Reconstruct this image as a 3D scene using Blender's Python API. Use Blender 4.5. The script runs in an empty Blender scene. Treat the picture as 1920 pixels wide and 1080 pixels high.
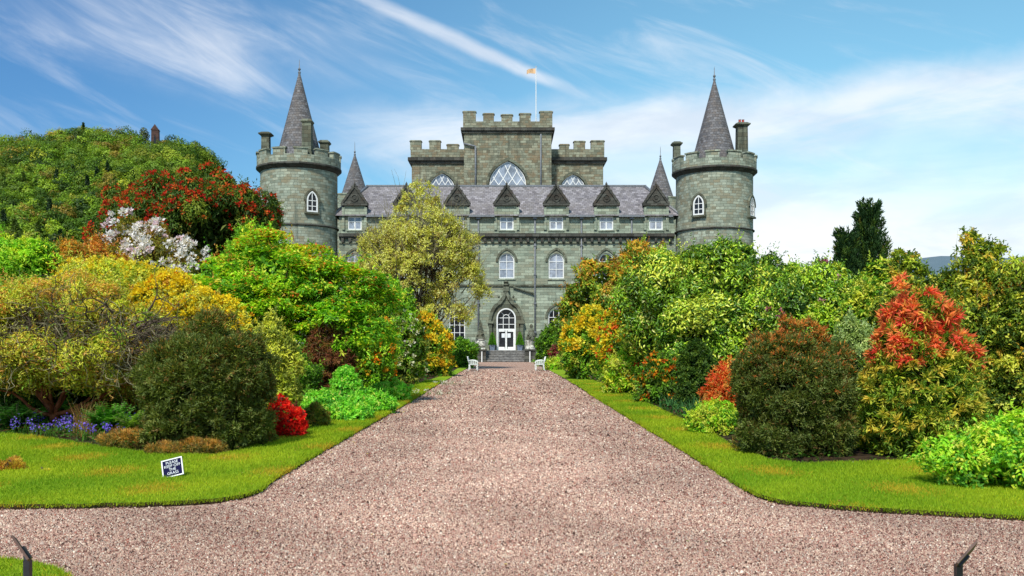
import bpy, math
import numpy as np
from mathutils import Vector
from mathutils.geometry import tessellate_polygon
R = math.radians
PI = math.pi
sc = bpy.context.scene

# ------------------------------------------------------------------ camera
FPX, HX, HY, EYE = 1700.0, 949.0, 649.0, 1.6
cam = bpy.data.cameras.new('camera')
cam_o = bpy.data.objects.new('camera', cam)
sc.collection.objects.link(cam_o)
cam_o.location = (0, 0, EYE)
cam_o.rotation_euler = (R(90), 0, 0)
cam.sensor_width = 36
cam.lens = 36 * FPX / 1920
cam.shift_x = (960 - HX) / 1920
cam.shift_y = (HY - 540) / 1920
cam.clip_start = .1
cam.clip_end = 6000
sc.camera = cam_o

# ------------------------------------------------------------------ sun, sky, exposure
SUN_EL, SUN_AZ = R(49), R(-162)           # azimuth measured from +Y towards +X
sdir = Vector((math.sin(SUN_AZ) * math.cos(SUN_EL), math.cos(SUN_AZ) * math.cos(SUN_EL), math.sin(SUN_EL)))
sl = bpy.data.lights.new('sun', 'SUN')
sl.energy = 3.1
sl.angle = R(6)
sl.color = (1, .96, .88)
so = bpy.data.objects.new('sun', sl)
sc.collection.objects.link(so)
so.rotation_euler = (-sdir).to_track_quat('-Z', 'Y').to_euler()
sc.view_settings.view_transform = 'Standard'
sc.view_settings.look = 'None'
sc.view_settings.exposure = 0.58
sc.view_settings.gamma = 1
sc.render.engine = 'CYCLES'
sc.cycles.max_bounces = 6
sc.cycles.diffuse_bounces = 3
sc.cycles.transmission_bounces = 3
sc.cycles.use_denoising = True
sc.cycles.sample_clamp_indirect = 6


class NT:
    """small node helper"""
    def __init__(s, tree):
        s.t = tree
        s.n = tree.nodes
        s.n.clear()

    def node(s, kind, **kw):
        n = s.n.new(kind)
        for k, v in kw.items():
            setattr(n, k, v)
        return n

    def ln(s, a, b):
        s.t.links.new(a, b)

    def put(s, sock, v):
        if isinstance(v, bpy.types.NodeSocket):
            s.ln(v, sock)
        elif isinstance(v, (tuple, list)) and len(v) == 3 and sock.type == 'RGBA':
            sock.default_value = (*v, 1)
        else:
            sock.default_value = v

    def math(s, op, a, b=0.0, c=None, clamp=False):
        n = s.node('ShaderNodeMath', operation=op, use_clamp=clamp)
        s.put(n.inputs[0], a)
        s.put(n.inputs[1], b)
        if c is not None:
            s.put(n.inputs[2], c)
        return n.outputs[0]

    def ramp(s, v, lo, hi, a=0.0, b=1.0, smooth=True):
        n = s.node('ShaderNodeMapRange', interpolation_type='SMOOTHSTEP' if smooth else 'LINEAR')
        s.put(n.inputs[0], v)
        for i, q in enumerate((lo, hi, a, b)):
            s.put(n.inputs[i + 1], q)
        return n.outputs[0]

    def mix(s, f, a, b, mode='MIX'):
        n = s.node('ShaderNodeMix', data_type='RGBA', blend_type=mode)
        s.put(n.inputs[0], f)
        s.put(n.inputs[6], a)
        s.put(n.inputs[7], b)
        return n.outputs[2]

    def noise(s, vec, scale, detail=3, rough=.5, dist=0.0):
        n = s.node('ShaderNodeTexNoise')
        if vec is not None:
            s.put(n.inputs['Vector'], vec)
        n.inputs['Scale'].default_value = scale
        n.inputs['Detail'].default_value = detail
        n.inputs['Roughness'].default_value = rough
        n.inputs['Distortion'].default_value = dist
        return n.outputs['Fac']

    def comb(s, x, y, z):
        n = s.node('ShaderNodeCombineXYZ')
        s.put(n.inputs[0], x)
        s.put(n.inputs[1], y)
        s.put(n.inputs[2], z)
        return n.outputs[0]


def build_world():
    w = bpy.data.worlds.new('World')
    sc.world = w
    w.use_nodes = True
    t = NT(w.node_tree)
    sky = t.node('ShaderNodeTexSky', sky_type='NISHITA', sun_disc=False)
    sky.sun_elevation = SUN_EL
    sky.sun_rotation = SUN_AZ
    sky.air_density = 1.2
    sky.dust_density = .6
    sky.ozone_density = 2.2
    tc = t.node('ShaderNodeTexCoord')
    sep = t.node('ShaderNodeSeparateXYZ')
    t.ln(tc.outputs['Generated'], sep.inputs[0])
    x, y, z = sep.outputs
    az = t.math('ARCTAN2', x, y)
    el = t.math('ARCSINE', z)
    vec = t.comb(az, t.math('MULTIPLY', el, 1.0), 0.0)
    # wisps: rotated and stretched noise
    def streak(angle, sx, sy, scale, detail=7, rough=.6, dist=.6, off=0.0):
        ca, sa = math.cos(angle), math.sin(angle)
        u = t.math('ADD', t.math('MULTIPLY', az, ca), t.math('MULTIPLY', el, sa))
        v = t.math('SUBTRACT', t.math('MULTIPLY', el, ca), t.math('MULTIPLY', az, sa))
        return t.noise(t.comb(t.math('MULTIPLY', u, sx), t.math('MULTIPLY', v, sy), off), scale, detail, rough, dist)
    wob = t.math('MULTIPLY', t.math('SUBTRACT', t.noise(vec, 7, 5, .6), .5), .10)

    def line(x0, y0, x1, y1, half, soft):
        """soft band of cloud along a straight line of the sky, given as azimuth/elevation of its two ends"""
        a0, e0 = math.atan((x0 - HX) / FPX), math.atan((HY - y0) / math.hypot(FPX, x0 - HX))
        a1, e1 = math.atan((x1 - HX) / FPX), math.atan((HY - y1) / math.hypot(FPX, x1 - HX))
        L = math.hypot(a1 - a0, e1 - e0)
        ux, uy = (a1 - a0) / L, (e1 - e0) / L
        du = t.math('SUBTRACT', az, a0)
        dv = t.math('SUBTRACT', el, e0)
        along = t.math('DIVIDE', t.math('ADD', t.math('MULTIPLY', du, ux), t.math('MULTIPLY', dv, uy)), L)
        across = t.math('SUBTRACT', t.math('MULTIPLY', dv, ux), t.math('MULTIPLY', du, uy))
        across = t.math('ADD', across, t.math('MULTIPLY', wob, soft))
        return along, across
    s1 = streak(-.38, 1.0, 5.0, 4.5)
    s2 = streak(.12, 1.0, 4.5, 3.5, off=3.7)
    s3 = streak(-.15, 1.0, 3.0, 2.2, 8, .62, .4, 9.1)
    # condensation trail
    al, ac = line(700, 0, 1090, 178, .01, .1)
    wid = t.math('ADD', t.math('MULTIPLY', t.math('ABSOLUTE', t.math('SUBTRACT', al, .35)), -.006), .012)
    m = t.ramp(t.math('ABSOLUTE', ac), t.math('MULTIPLY', wid, .15), wid, 1, 0)
    m = t.math('MULTIPLY', m, t.ramp(al, .75, 1.1, 1, 0))
    m = t.math('MULTIPLY', m, t.ramp(al, -.5, -.1))
    trail = t.math('MULTIPLY', m, t.ramp(s1, .3, .6, .4, .68))
    # big feathered cirrus, upper left
    al, ac = line(150, 20, 760, 130, .05, .7)
    m = t.ramp(t.math('ABSOLUTE', ac), .008, .062, 1, 0)
    m = t.math('MULTIPLY', m, t.math('MULTIPLY', t.ramp(al, -.35, .1), t.ramp(al, .35, 1.15, 1, 0)))
    cir = t.math('MULTIPLY', m, t.ramp(s1, .3, .72, .04, .66))
    # bank rising to the right
    al, ac = line(640, 262, 1920, 165, .05, .6)
    m = t.ramp(t.math('ABSOLUTE', ac), .006, .05, 1, 0)
    m = t.math('MULTIPLY', m, t.math('MULTIPLY', t.ramp(al, -.12, .15), t.ramp(al, 1.0, 1.6, 1, 0)))
    bank = t.math('MULTIPLY', m, t.ramp(s2, .25, .6, .25, .8))
    # white veil above the horizon, thicker on the right
    lim = t.ramp(az, -.42, .15, .085, .27)
    m = t.ramp(t.math('ADD', el, t.math('MULTIPLY', wob, .8)), t.math('MULTIPLY', lim, .35), lim, 1, 0)
    veil = t.math('MULTIPLY', m, t.ramp(s3, .22, .62, t.ramp(az, -.3, .3, .45, .72), 1.0))
    thin = t.math('MULTIPLY', t.ramp(s1, .48, .78), t.ramp(az, -.7, .5, .22, .55))
    tot = trail
    for q in (cir, bank, veil, thin):
        tot = t.math('SUBTRACT', 1.0, t.math('MULTIPLY', t.math('SUBTRACT', 1.0, tot), t.math('SUBTRACT', 1.0, q)))
    tot = t.math('MULTIPLY', tot, .96, clamp=True)
    # the clear air: deeper blue to the left, turquoise to the right
    tint = t.mix(t.ramp(az, -.55, .35), (.22, .40, .56), (.52, .76, .73))
    clear = t.mix(1.0, sky.outputs[0], tint, 'MULTIPLY')
    shade = t.noise(t.comb(t.math('MULTIPLY', az, 2.0), t.math('MULTIPLY', el, 7.0), 2.0), 3.2, 5, .55, .3)
    ccol = t.mix(t.ramp(shade, .36, .62), (3.75, 3.95, 4.35), (4.75, 4.8, 4.95))
    ccol = t.mix(t.ramp(el, .14, .36, 0, .35), ccol, (3.2, 3.6, 4.2))
    col = t.mix(tot, clear, ccol)
    bg = t.node('ShaderNodeBackground')
    t.ln(col, bg.inputs[0])
    bg.inputs[1].default_value = .15
    out = t.node('ShaderNodeOutputWorld')
    t.ln(bg.outputs[0], out.inputs[0])


build_world()


# ------------------------------------------------------------------ helpers
def px(x, y, d):
    """the point at distance d seen at (x, y) of the photograph"""
    return ((x - HX) / FPX * d, d, EYE + (HY - y) / FPX * d)


def gpt(x, y):
    d = EYE * FPX / (y - HY)
    return ((x - HX) / FPX * d, d)


def C(r, g, b):
    f = lambda c: (c / 255 / 12.92) if c / 255 <= .04045 else ((c / 255 + .055) / 1.055) ** 2.4
    return (f(r), f(g), f(b))


def tag(o, label=None, cat=None, group=None, kind=None):
    for k, v in (('label', label), ('category', cat), ('group', group), ('kind', kind)):
        if v:
            o[k] = v
    return o


def empty(name, loc=(0, 0, 0), rz=0.0, label=None, cat=None, group=None, kind=None):
    o = bpy.data.objects.new(name, None)
    sc.collection.objects.link(o)
    o.location = loc
    o.rotation_euler = (0, 0, rz)
    return tag(o, label, cat, group, kind)


def link_mesh(name, me, mat, parent=None):
    o = bpy.data.objects.new(name, me)
    sc.collection.objects.link(o)
    for m in (mat if isinstance(mat, (list, tuple)) else [mat]):
        me.materials.append(m)
    if parent is not None:
        o.parent = parent
    return o


def np_mesh(name, V, F, cols=None, smooth=False):
    """V (n,3), F list of (m,k) index arrays"""
    me = bpy.data.meshes.new(name)
    V = np.asarray(V, np.float32)
    me.vertices.add(len(V))
    me.vertices.foreach_set('co', V.ravel())
    loops = np.concatenate([f.ravel() for f in F]).astype(np.int32)
    tot = np.concatenate([np.full(len(f), f.shape[1], np.int32) for f in F])
    start = np.concatenate([[0], np.cumsum(tot)[:-1]]).astype(np.int32)
    me.loops.add(len(loops))
    me.loops.foreach_set('vertex_index', loops)
    me.polygons.add(len(tot))
    me.polygons.foreach_set('loop_start', start)
    if cols is not None:
        a = me.color_attributes.new('Col', 'FLOAT_COLOR', 'POINT')
        c = np.ones((len(V), 4), np.float32)
        c[:, :3] = cols
        a.data.foreach_set('color', c.ravel())
    me.update(calc_edges=True)
    if smooth:
        me.polygons.foreach_set('use_smooth', np.ones(len(tot), bool))
    return me


class MB:
    """collects boxes, prisms, rings and turned shapes into one mesh with metre-sized UVs"""
    def __init__(s):
        s.v, s.f, s.uv, s.mi, s.sm = [], [], [], [], []
        s.cur = 0

    def face(s, pts, uv=None, smooth=False):
        i = len(s.v)
        pts = [tuple(p) for p in pts]
        s.v += pts
        s.f.append(tuple(range(i, i + len(pts))))
        if uv is None:
            a = Vector(pts[1]) - Vector(pts[0])
            b = Vector(pts[2]) - Vector(pts[0])
            n = a.cross(b)
            if n.length < 1e-12 and len(pts) > 3:
                n = a.cross(Vector(pts[3]) - Vector(pts[0]))
            ax, ay, az_ = abs(n.x), abs(n.y), abs(n.z)
            if az_ > 2.5 * max(ax, ay):
                uv = [(p[0], p[1]) for p in pts]
            elif ax > ay:
                uv = [(p[1], p[2]) for p in pts]
            else:
                uv = [(p[0], p[2]) for p in pts]
        s.uv.append(uv)
        s.mi.append(s.cur)
        s.sm.append(smooth)

    def box(s, x0, x1, y0, y1, z0, z1):
        a = [(x0, y0, z0), (x1, y0, z0), (x1, y1, z0), (x0, y1, z0)]
        b = [(p[0], p[1], z1) for p in a]
        s.face([a[3], a[2], a[1], a[0]])
        s.face(b)
        for i in range(4):
            j = (i + 1) % 4
            s.face([a[i], a[j], b[j], b[i]])

    def frustum(s, cx_, cy_, z0, z1, wx0, wy0, wx1, wy1):
        a = [(cx_ + i * wx0 / 2, cy_ + j * wy0 / 2, z0) for i, j in ((-1, -1), (1, -1), (1, 1), (-1, 1))]
        b = [(cx_ + i * wx1 / 2, cy_ + j * wy1 / 2, z1) for i, j in ((-1, -1), (1, -1), (1, 1), (-1, 1))]
        s.face([a[3], a[2], a[1], a[0]])
        s.face(b)
        for i in range(4):
            j = (i + 1) % 4
            s.face([a[i], a[j], b[j], b[i]])

    def prism_y(s, pts, y0, y1, back=True):
        """closed outline in x,z (anticlockwise seen from -y) pushed from y0 (front) to y1"""
        tri = tessellate_polygon([[Vector((p[0], p[1], 0)) for p in pts]])
        for t in tri:
            s.face([(pts[i][0], y0, pts[i][1]) for i in t])
            if back:
                s.face([(pts[i][0], y1, pts[i][1]) for i in reversed(t)])
        n = len(pts)
        for i in range(n):
            a, b = pts[i], pts[(i + 1) % n]
            s.face([(a[0], y1, a[1]), (b[0], y1, b[1]), (b[0], y0, b[1]), (a[0], y0, a[1])])

    def ring_y(s, outer, inner, y0, y1, closed=False):
        """band between two equally long outlines, front at y0, back at y1"""
        n = len(outer)
        rng_ = range(n if closed else n - 1)
        for i in rng_:
            j = (i + 1) % n
            o0, o1, i0, i1 = outer[i], outer[j], inner[i], inner[j]
            s.face([(o0[0], y0, o0[1]), (o1[0], y0, o1[1]), (i1[0], y0, i1[1]), (i0[0], y0, i0[1])])
            s.face([(o0[0], y1, o0[1]), (o1[0], y1, o1[1]), (o1[0], y0, o1[1]), (o0[0], y0, o0[1])])
            s.face([(i0[0], y0, i0[1]), (i1[0], y0, i1[1]), (i1[0], y1, i1[1]), (i0[0], y1, i0[1])])
        if not closed:
            for k in (0, n - 1):
                o0, i0 = outer[k], inner[k]
                s.face([(o0[0], y0, o0[1]), (i0[0], y0, i0[1]), (i0[0], y1, i0[1]), (o0[0], y1, o0[1])])

    def lathe(s, prof, cx_, cy_, n=32, a0=0.0, a1=2 * PI, smooth=True):
        for k in range(n):
            t0, t1 = a0 + (a1 - a0) * k / n, a0 + (a1 - a0) * (k + 1) / n
            for (r0, z0), (r1, z1) in zip(prof[:-1], prof[1:]):
                p = [(cx_ + r0 * math.cos(t0), cy_ + r0 * math.sin(t0), z0), (cx_ + r0 * math.cos(t1), cy_ + r0 * math.sin(t1), z0),
                     (cx_ + r1 * math.cos(t1), cy_ + r1 * math.sin(t1), z1), (cx_ + r1 * math.cos(t0), cy_ + r1 * math.sin(t0), z1)]
                rm = max(r0, r1)
                sl_ = z0 + math.hypot(r1 - r0, z1 - z0)
                uv = [(t0 * rm, z0), (t1 * rm, z0), (t1 * rm, sl_), (t0 * rm, sl_)]
                if r0 < 1e-4:
                    p.pop(0); uv.pop(0)
                elif r1 < 1e-4:
                    p.pop(); uv.pop()
                s.face(p, uv, smooth)

    def arcbox(s, r0, r1, z0, z1, a0, a1, cx_, cy_, n=4):
        """a curved block of a round parapet"""
        for k in range(n):
            t0, t1 = a0 + (a1 - a0) * k / n, a0 + (a1 - a0) * (k + 1) / n
            P_ = lambda r, t, z: (cx_ + r * math.cos(t), cy_ + r * math.sin(t), z)
            s.face([P_(r1, t0, z0), P_(r1, t1, z0), P_(r1, t1, z1), P_(r1, t0, z1)], [(t0 * r1, z0), (t1 * r1, z0), (t1 * r1, z1), (t0 * r1, z1)])
            s.face([P_(r0, t1, z0), P_(r0, t0, z0), P_(r0, t0, z1), P_(r0, t1, z1)])
            s.face([P_(r0, t0, z1), P_(r1, t0, z1), P_(r1, t1, z1), P_(r0, t1, z1)])
            s.face([P_(r0, t1, z0), P_(r1, t1, z0), P_(r1, t0, z0), P_(r0, t0, z0)])
            if k == 0:
                s.face([P_(r0, t0, z0), P_(r1, t0, z0), P_(r1, t0, z1), P_(r0, t0, z1)])
            if k == n - 1:
                s.face([P_(r1, t1, z0), P_(r0, t1, z0), P_(r0, t1, z1), P_(r1, t1, z1)])

    def bar(s, p0, p1, r0, r1=None, n=8):
        r1 = r0 if r1 is None else r1
        p0, p1 = Vector(p0), Vector(p1)
        d = (p1 - p0).normalized()
        u = d.cross(Vector((0, 0, 1)) if abs(d.z) < .9 else Vector((1, 0, 0))).normalized()
        w = d.cross(u)
        ring = lambda p, r: [p + (u * math.cos(2 * PI * k / n) + w * math.sin(2 * PI * k / n)) * r for k in range(n)]
        a, b = ring(p0, r0), ring(p1, r1)
        for k in range(n):
            j = (k + 1) % n
            s.face([a[k], a[j], b[j], b[k]], smooth=n > 5)
        s.face(list(reversed(a)))
        s.face(b)

    def obox(s, c, ux, uy, uz, hx, hy, hz):
        """box on its own axes"""
        c, ux, uy, uz = Vector(c), Vector(ux) * hx, Vector(uy) * hy, Vector(uz) * hz
        q = lambda i, j, k: c + ux * i + uy * j + uz * k
        for f in (((-1, -1, -1), (-1, 1, -1), (1, 1, -1), (1, -1, -1)), ((-1, -1, 1), (1, -1, 1), (1, 1, 1), (-1, 1, 1)),
                  ((-1, -1, -1), (1, -1, -1), (1, -1, 1), (-1, -1, 1)), ((1, 1, -1), (-1, 1, -1), (-1, 1, 1), (1, 1, 1)),
                  ((-1, 1, -1), (-1, -1, -1), (-1, -1, 1), (-1, 1, 1)), ((1, -1, -1), (1, 1, -1), (1, 1, 1), (1, -1, 1))):
            s.face([q(*k) for k in f])

    def build(s, name, mat, parent=None):
        me = bpy.data.meshes.new(name)
        me.from_pydata([tuple(p) for p in s.v], [], s.f)
        uvl = me.uv_layers.new(name='UVMap')
        flat = [c for u in s.uv for p in u for c in p]
        uvl.data.foreach_set('uv', flat)
        me.polygons.foreach_set('use_smooth', s.sm)
        me.polygons.foreach_set('material_index', s.mi)
        if any(s.sm):
            import bmesh
            bm = bmesh.new(); bm.from_mesh(me)
            bmesh.ops.remove_doubles(bm, verts=bm.verts, dist=1e-4)
            for e in bm.edges:
                if len(e.link_faces) == 2 and e.calc_face_angle(0) > R(35):
                    e.smooth = False
            bm.to_mesh(me); bm.free()
        me.update()
        return link_mesh(name, me, mat, parent)


# ------------------------------------------------------------------ materials
M = {}


def mat(name, fn):
    m = bpy.data.materials.new(name)
    m.use_nodes = True
    t = NT(m.node_tree)
    out = t.node('ShaderNodeOutputMaterial')
    sh = fn(t)
    t.ln(sh, out.inputs[0])
    M[name] = m
    return m


def princ(t, col, rough=.7, spec=.4, metal=0.0, normal=None):
    p = t.node('ShaderNodeBsdfPrincipled')
    t.put(p.inputs['Base Color'], col)
    t.put(p.inputs['Roughness'], rough)
    p.inputs['Specular IOR Level'].default_value = spec
    p.inputs['Metallic'].default_value = metal
    if normal is not None:
        t.ln(normal, p.inputs['Normal'])
    return p.outputs[0]


def bump(t, h, strength=.4, dist=.02):
    b = t.node('ShaderNodeBump')
    b.inputs['Strength'].default_value = strength
    b.inputs['Distance'].default_value = dist
    t.put(b.inputs['Height'], h)
    return b.outputs[0]


def masonry(name, c1, c2, c3, stain, bw, bh, patch=.5, mortar=(.30, .29, .24), rough=.85, damp=.6, squash=1.0):
    """coursed rubble: brick cells of mixed tones, brown patches, dark damp streaks and pale lichen"""
    def fn(t):
        uv = t.node('ShaderNodeUVMap').outputs[0]
        geo = t.node('ShaderNodeNewGeometry').outputs['Position']
        warp = t.node('ShaderNodeVectorMath', operation='ADD')
        t.ln(uv, warp.inputs[0])
        wv = t.node('ShaderNodeTexNoise')
        t.ln(uv, wv.inputs['Vector'])
        wv.inputs['Scale'].default_value = 1.3
        sc_ = t.node('ShaderNodeVectorMath', operation='SCALE')
        t.ln(wv.outputs['Color'], sc_.inputs[0])
        sc_.inputs['Scale'].default_value = bh * .35
        t.ln(sc_.outputs[0], warp.inputs[1])
        def brick(w, h, off, a, b):
            k = t.node('ShaderNodeTexBrick')
            k.offset = off
            k.squash = squash
            t.ln(warp.outputs[0], k.inputs['Vector'])
            k.inputs['Scale'].default_value = 1
            k.inputs['Brick Width'].default_value = w
            k.inputs['Row Height'].default_value = h
            k.inputs['Mortar Size'].default_value = .014
            k.squash_frequency = 3
            k.inputs['Mortar Smooth'].default_value = .8
            k.inputs['Bias'].default_value = -.1
            t.put(k.inputs['Color1'], a)
            t.put(k.inputs['Color2'], b)
            t.put(k.inputs['Mortar'], mortar)
            return k
        b1 = brick(bw, bh, .5, c1, c2)
        b2 = brick(bw, bh, .5, c1, c3)
        cell = brick(bw * 1.0, bh, .5, (0, 0, 0), (1, 1, 1))
        pn = t.noise(geo, .42, 4, .6)
        pf = t.ramp(pn, .5 - patch * .12, .5 + .14, 0, 1)
        col = t.mix(pf, b1.outputs[0], b2.outputs[0])
        # single odd stones
        wn = t.node('ShaderNodeTexWhiteNoise', noise_dimensions='1D')
        t.ln(cell.outputs['Color'], wn.inputs['W'])
        sp = t.node('ShaderNodeSeparateColor')
        t.ln(wn.outputs['Color'], sp.inputs[0])
        col = t.mix(t.ramp(sp.outputs[0], .66, .74, 0, .65), col, c3)
        col = t.mix(t.ramp(sp.outputs[1], .72, .8, 0, .45), col, tuple(min(1, q * 1.6) for q in c1))
        col = t.mix(t.ramp(sp.outputs[2], .7, .8, 0, .5), col, tuple(q * .5 for q in c2))
        cell_dark = t.math('MULTIPLY', cell.outputs['Fac'], .4)
        col = t.mix(cell_dark, col, tuple(q * .4 for q in c2))
        big_ = t.noise(geo, .9, 5, .7, .4)
        col = t.mix(t.ramp(big_, .52, .68, 0, patch), col, c3)
        # damp streaks run downwards
        m2 = t.node('ShaderNodeMapping')
        t.ln(geo, m2.inputs[0])
        m2.inputs['Scale'].default_value = (1.4, 1.4, .16)
        st = t.noise(m2.outputs[0], 1.3, 5, .65)
        col = t.mix(t.ramp(st, .5, .74, 0, damp), col, stain)
        li = t.noise(geo, 2.6, 5, .7)
        col = t.mix(t.ramp(li, .62, .76, 0, .4), col, (.50, .52, .44))
        fine = t.noise(geo, 9, 4, .7)
        col = t.mix(t.ramp(fine, .3, .7, .0, .35), col, tuple(q * .55 for q in c1))
        h = t.math('ADD', t.math('MULTIPLY', cell.outputs['Fac'], -1.0), t.math('MULTIPLY', fine, .6))
        return princ(t, col, rough, .25, normal=bump(t, h, .9, .03))
    return mat(name, fn)


masonry('green_stone', C(158, 167, 146), C(138, 150, 130), C(142, 138, 114), C(72, 84, 72), .8, .29, .3, C(132, 142, 124), damp=.5)
masonry('tower_stone', C(160, 167, 148), C(130, 142, 124), C(142, 130, 102), C(66, 80, 72), .68, .27, .8, C(126, 132, 116), damp=.65, squash=.6)
masonry('keep_stone', C(146, 148, 126), C(108, 112, 94), C(130, 110, 82), C(58, 62, 52), .66, .28, .8, C(128, 126, 102), damp=.65, squash=.6)
masonry('weathered_stone', C(112, 116, 98), C(84, 88, 74), C(96, 88, 68), C(40, 44, 38), .8, .4, .4, C(66, 64, 56), damp=.75)
masonry('dark_stone', C(88, 88, 80), C(62, 62, 56), C(76, 66, 56), C(30, 32, 29), .7, .35, .4, C(44, 43, 40), damp=.8)
masonry('slate_roof', C(150, 145, 146), C(116, 110, 113), C(130, 124, 120), C(66, 62, 62), .42, .24, .6, C(70, 64, 70), .6, .6)
masonry('cone_tile', C(120, 118, 118), C(88, 86, 88), C(108, 98, 90), C(60, 58, 58), .36, .27, .5, C(58, 57, 60), .7, .5)


def simple(name, col, rough=.6, spec=.4, metal=0.0, var=.25, scale=6.0, bmp=.0):
    def fn(t):
        g = t.node('ShaderNodeTexCoord').outputs['Object']
        n = t.noise(g, scale, 4, .65)
        c = t.mix(t.ramp(n, .3, .7), tuple(q * (1 - var) for q in col), tuple(min(1, q * (1 + var)) for q in col))
        nm = bump(t, n, bmp, .01) if bmp else None
        return princ(t, c, rough, spec, metal, nm)
    return mat(name, fn)


simple('white_paint', (.78, .78, .74), .45, .4, var=.08)
simple('glass_pale', (.26, .29, .34), .08, .8, var=.45, scale=1.1)  # grey base paints reflected sky, along with blinds, into the panes
simple('glass_dark', (.015, .016, .02), .05, .3, var=.5, scale=1.3)
simple('black_metal', (.02, .021, .024), .45, .5, var=.3, scale=20)
simple('rust_panel', (.10, .055, .04), .6, .4, var=.4, scale=14)
simple('lead_grey', (.16, .17, .18), .5, .5, var=.3)
simple('red_clay', (.42, .07, .05), .6, .3, var=.25)
simple('bench_white', (.72, .74, .68), .5, .4, var=.16, scale=9)
simple('carved_pale', (.46, .45, .38), .85, .2, var=.75, scale=5, bmp=.8)
simple('planter_blue', (.13, .17, .23), .4, .5, var=.2)
simple('step_stone', (.12, .115, .105), .8, .3, var=.5, scale=4)
simple('tread_stone', (.30, .29, .27), .8, .3, var=.4, scale=4)
simple('sign_navy', (.012, .012, .05), .9, .05, var=.1)
simple('bark', (.075, .052, .036), .9, .2, var=.5, scale=9, bmp=.6)
simple('red_bark', (.24, .075, .03), .85, .2, var=.5, scale=7, bmp=.6)
simple('mossy_bark', (.24, .21, .12), .9, .15, var=.6, scale=5)
simple('flag_cloth', (.62, .40, .22), .8, .2, var=.4, scale=3)
simple('brown_stone', (.075, .042, .034), .9, .2, var=.4, scale=.6)
simple('paper', (.75, .77, .78), .6, .3, var=.04)


def leaf_mat(name, transl=.3, rough=.5, spec=.3):
    def fn(t):
        a = t.node('ShaderNodeAttribute', attribute_name='Col').outputs['Color']
        p = princ(t, a, rough, spec)
        tr = t.node('ShaderNodeBsdfTranslucent')
        br = t.mix(1.0, a, (1.15, 1.1, .7), 'MULTIPLY')
        t.ln(br, tr.inputs[0])
        mx = t.node('ShaderNodeMixShader')
        mx.inputs[0].default_value = transl
        t.ln(p, mx.inputs[1])
        t.ln(tr.outputs[0], mx.inputs[2])
        return mx.outputs[0]
    return mat(name, fn)


leaf_mat('leaf', .38, .5, .25)
leaf_mat('leaf_glossy', .18, .34, .4)
leaf_mat('petal', .35, .7, .1)
leaf_mat('blade', .35, .6, .15)
mat('pebble', lambda t: princ(t, t.node('ShaderNodeAttribute', attribute_name='Col').outputs['Color'], .85, .2))


def gravel_fn(t):
    g = t.node('ShaderNodeNewGeometry').outputs['Position']
    v = t.node('ShaderNodeTexVoronoi')
    t.ln(g, v.inputs['Vector'])
    v.inputs['Scale'].default_value = 60
    sp = t.node('ShaderNodeSeparateColor')
    t.ln(v.outputs['Color'], sp.inputs[0])
    c = t.mix(sp.outputs[0], C(158, 126, 112), C(206, 178, 160))
    c = t.mix(t.ramp(sp.outputs[1], .7, .8), c, C(218, 200, 188))
    c = t.mix(t.ramp(sp.outputs[2], .76, .86), c, C(96, 72, 66))
    c = t.mix(t.ramp(v.outputs['Distance'], .5, .8, 0, .5), c, C(58, 42, 38))
    big = t.noise(g, .9, 5, .6)
    c = t.mix(t.ramp(big, .35, .7, 0, .4), c, C(168, 128, 112))
    b2 = t.noise(g, 3.1, 4, .6)
    c = t.mix(t.ramp(b2, .45, .75, 0, .25), c, C(104, 80, 72))
    c = t.mix(1.0, c, (1.05, .98, .90), 'MULTIPLY')
    return princ(t, c, .9, .2, normal=bump(t, v.outputs['Distance'], -1.0, .5))


mat('gravel_mat', gravel_fn)


def soil_fn(t):
    g = t.node('ShaderNodeNewGeometry').outputs['Position']
    n = t.noise(g, 5, 6, .7)
    c = t.mix(t.ramp(n, .3, .7), (.018, .012, .007), (.07, .045, .025))
    c = t.mix(t.ramp(t.noise(g, 1.3, 4), .5, .65, 0, .6), c, (.03, .05, .012))
    return princ(t, c, .95, .1, normal=bump(t, n, .8, .04))


mat('soil', soil_fn)


def lawn_fn(t):
    g = t.node('ShaderNodeNewGeometry').outputs['Position']
    n = t.noise(g, 1.1, 5, .65)
    f = t.noise(g, 45, 3, .7)
    c = t.mix(t.ramp(n, .35, .62), (.17, .34, .012), (.32, .42, .018))
    c = t.mix(t.ramp(t.noise(g, 2.2, 4, .7), .58, .72, 0, .7), c, (.42, .34, .03))
    c = t.mix(t.ramp(f, .35, .7, 0, .5), c, (.05, .12, .01))
    return princ(t, c, .9, .1, normal=bump(t, f, .8, .02))


mat('lawn', lawn_fn)


def field_fn(t):
    g = t.node('ShaderNodeNewGeometry').outputs['Position']
    n = t.noise(g, .08, 5, .6)
    c = t.mix(t.ramp(n, .35, .65), (.05, .11, .02), (.10, .15, .03))
    return princ(t, c, .95, .1)


mat('field', field_fn)


def wood_fn(t):
    g = t.node('ShaderNodeNewGeometry').outputs['Position']
    n = t.noise(g, .05, 5, .6)
    return princ(t, t.mix(t.ramp(n, .35, .65), (.02, .05, .01), (.05, .08, .015)), .95, .1)


mat('hill_floor', wood_fn)
mat('far_hill', lambda t: princ(t, t.mix(t.noise(t.node('ShaderNodeNewGeometry').outputs['Position'], .02, 5), (.10, .15, .17), (.14, .19, .22)), .95, .1))  # distance haze painted into the hill's bluish slate base colour; no air is built
# ================================================================== GROUND
def rs(seed):
    return np.random.default_rng(seed)


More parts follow.
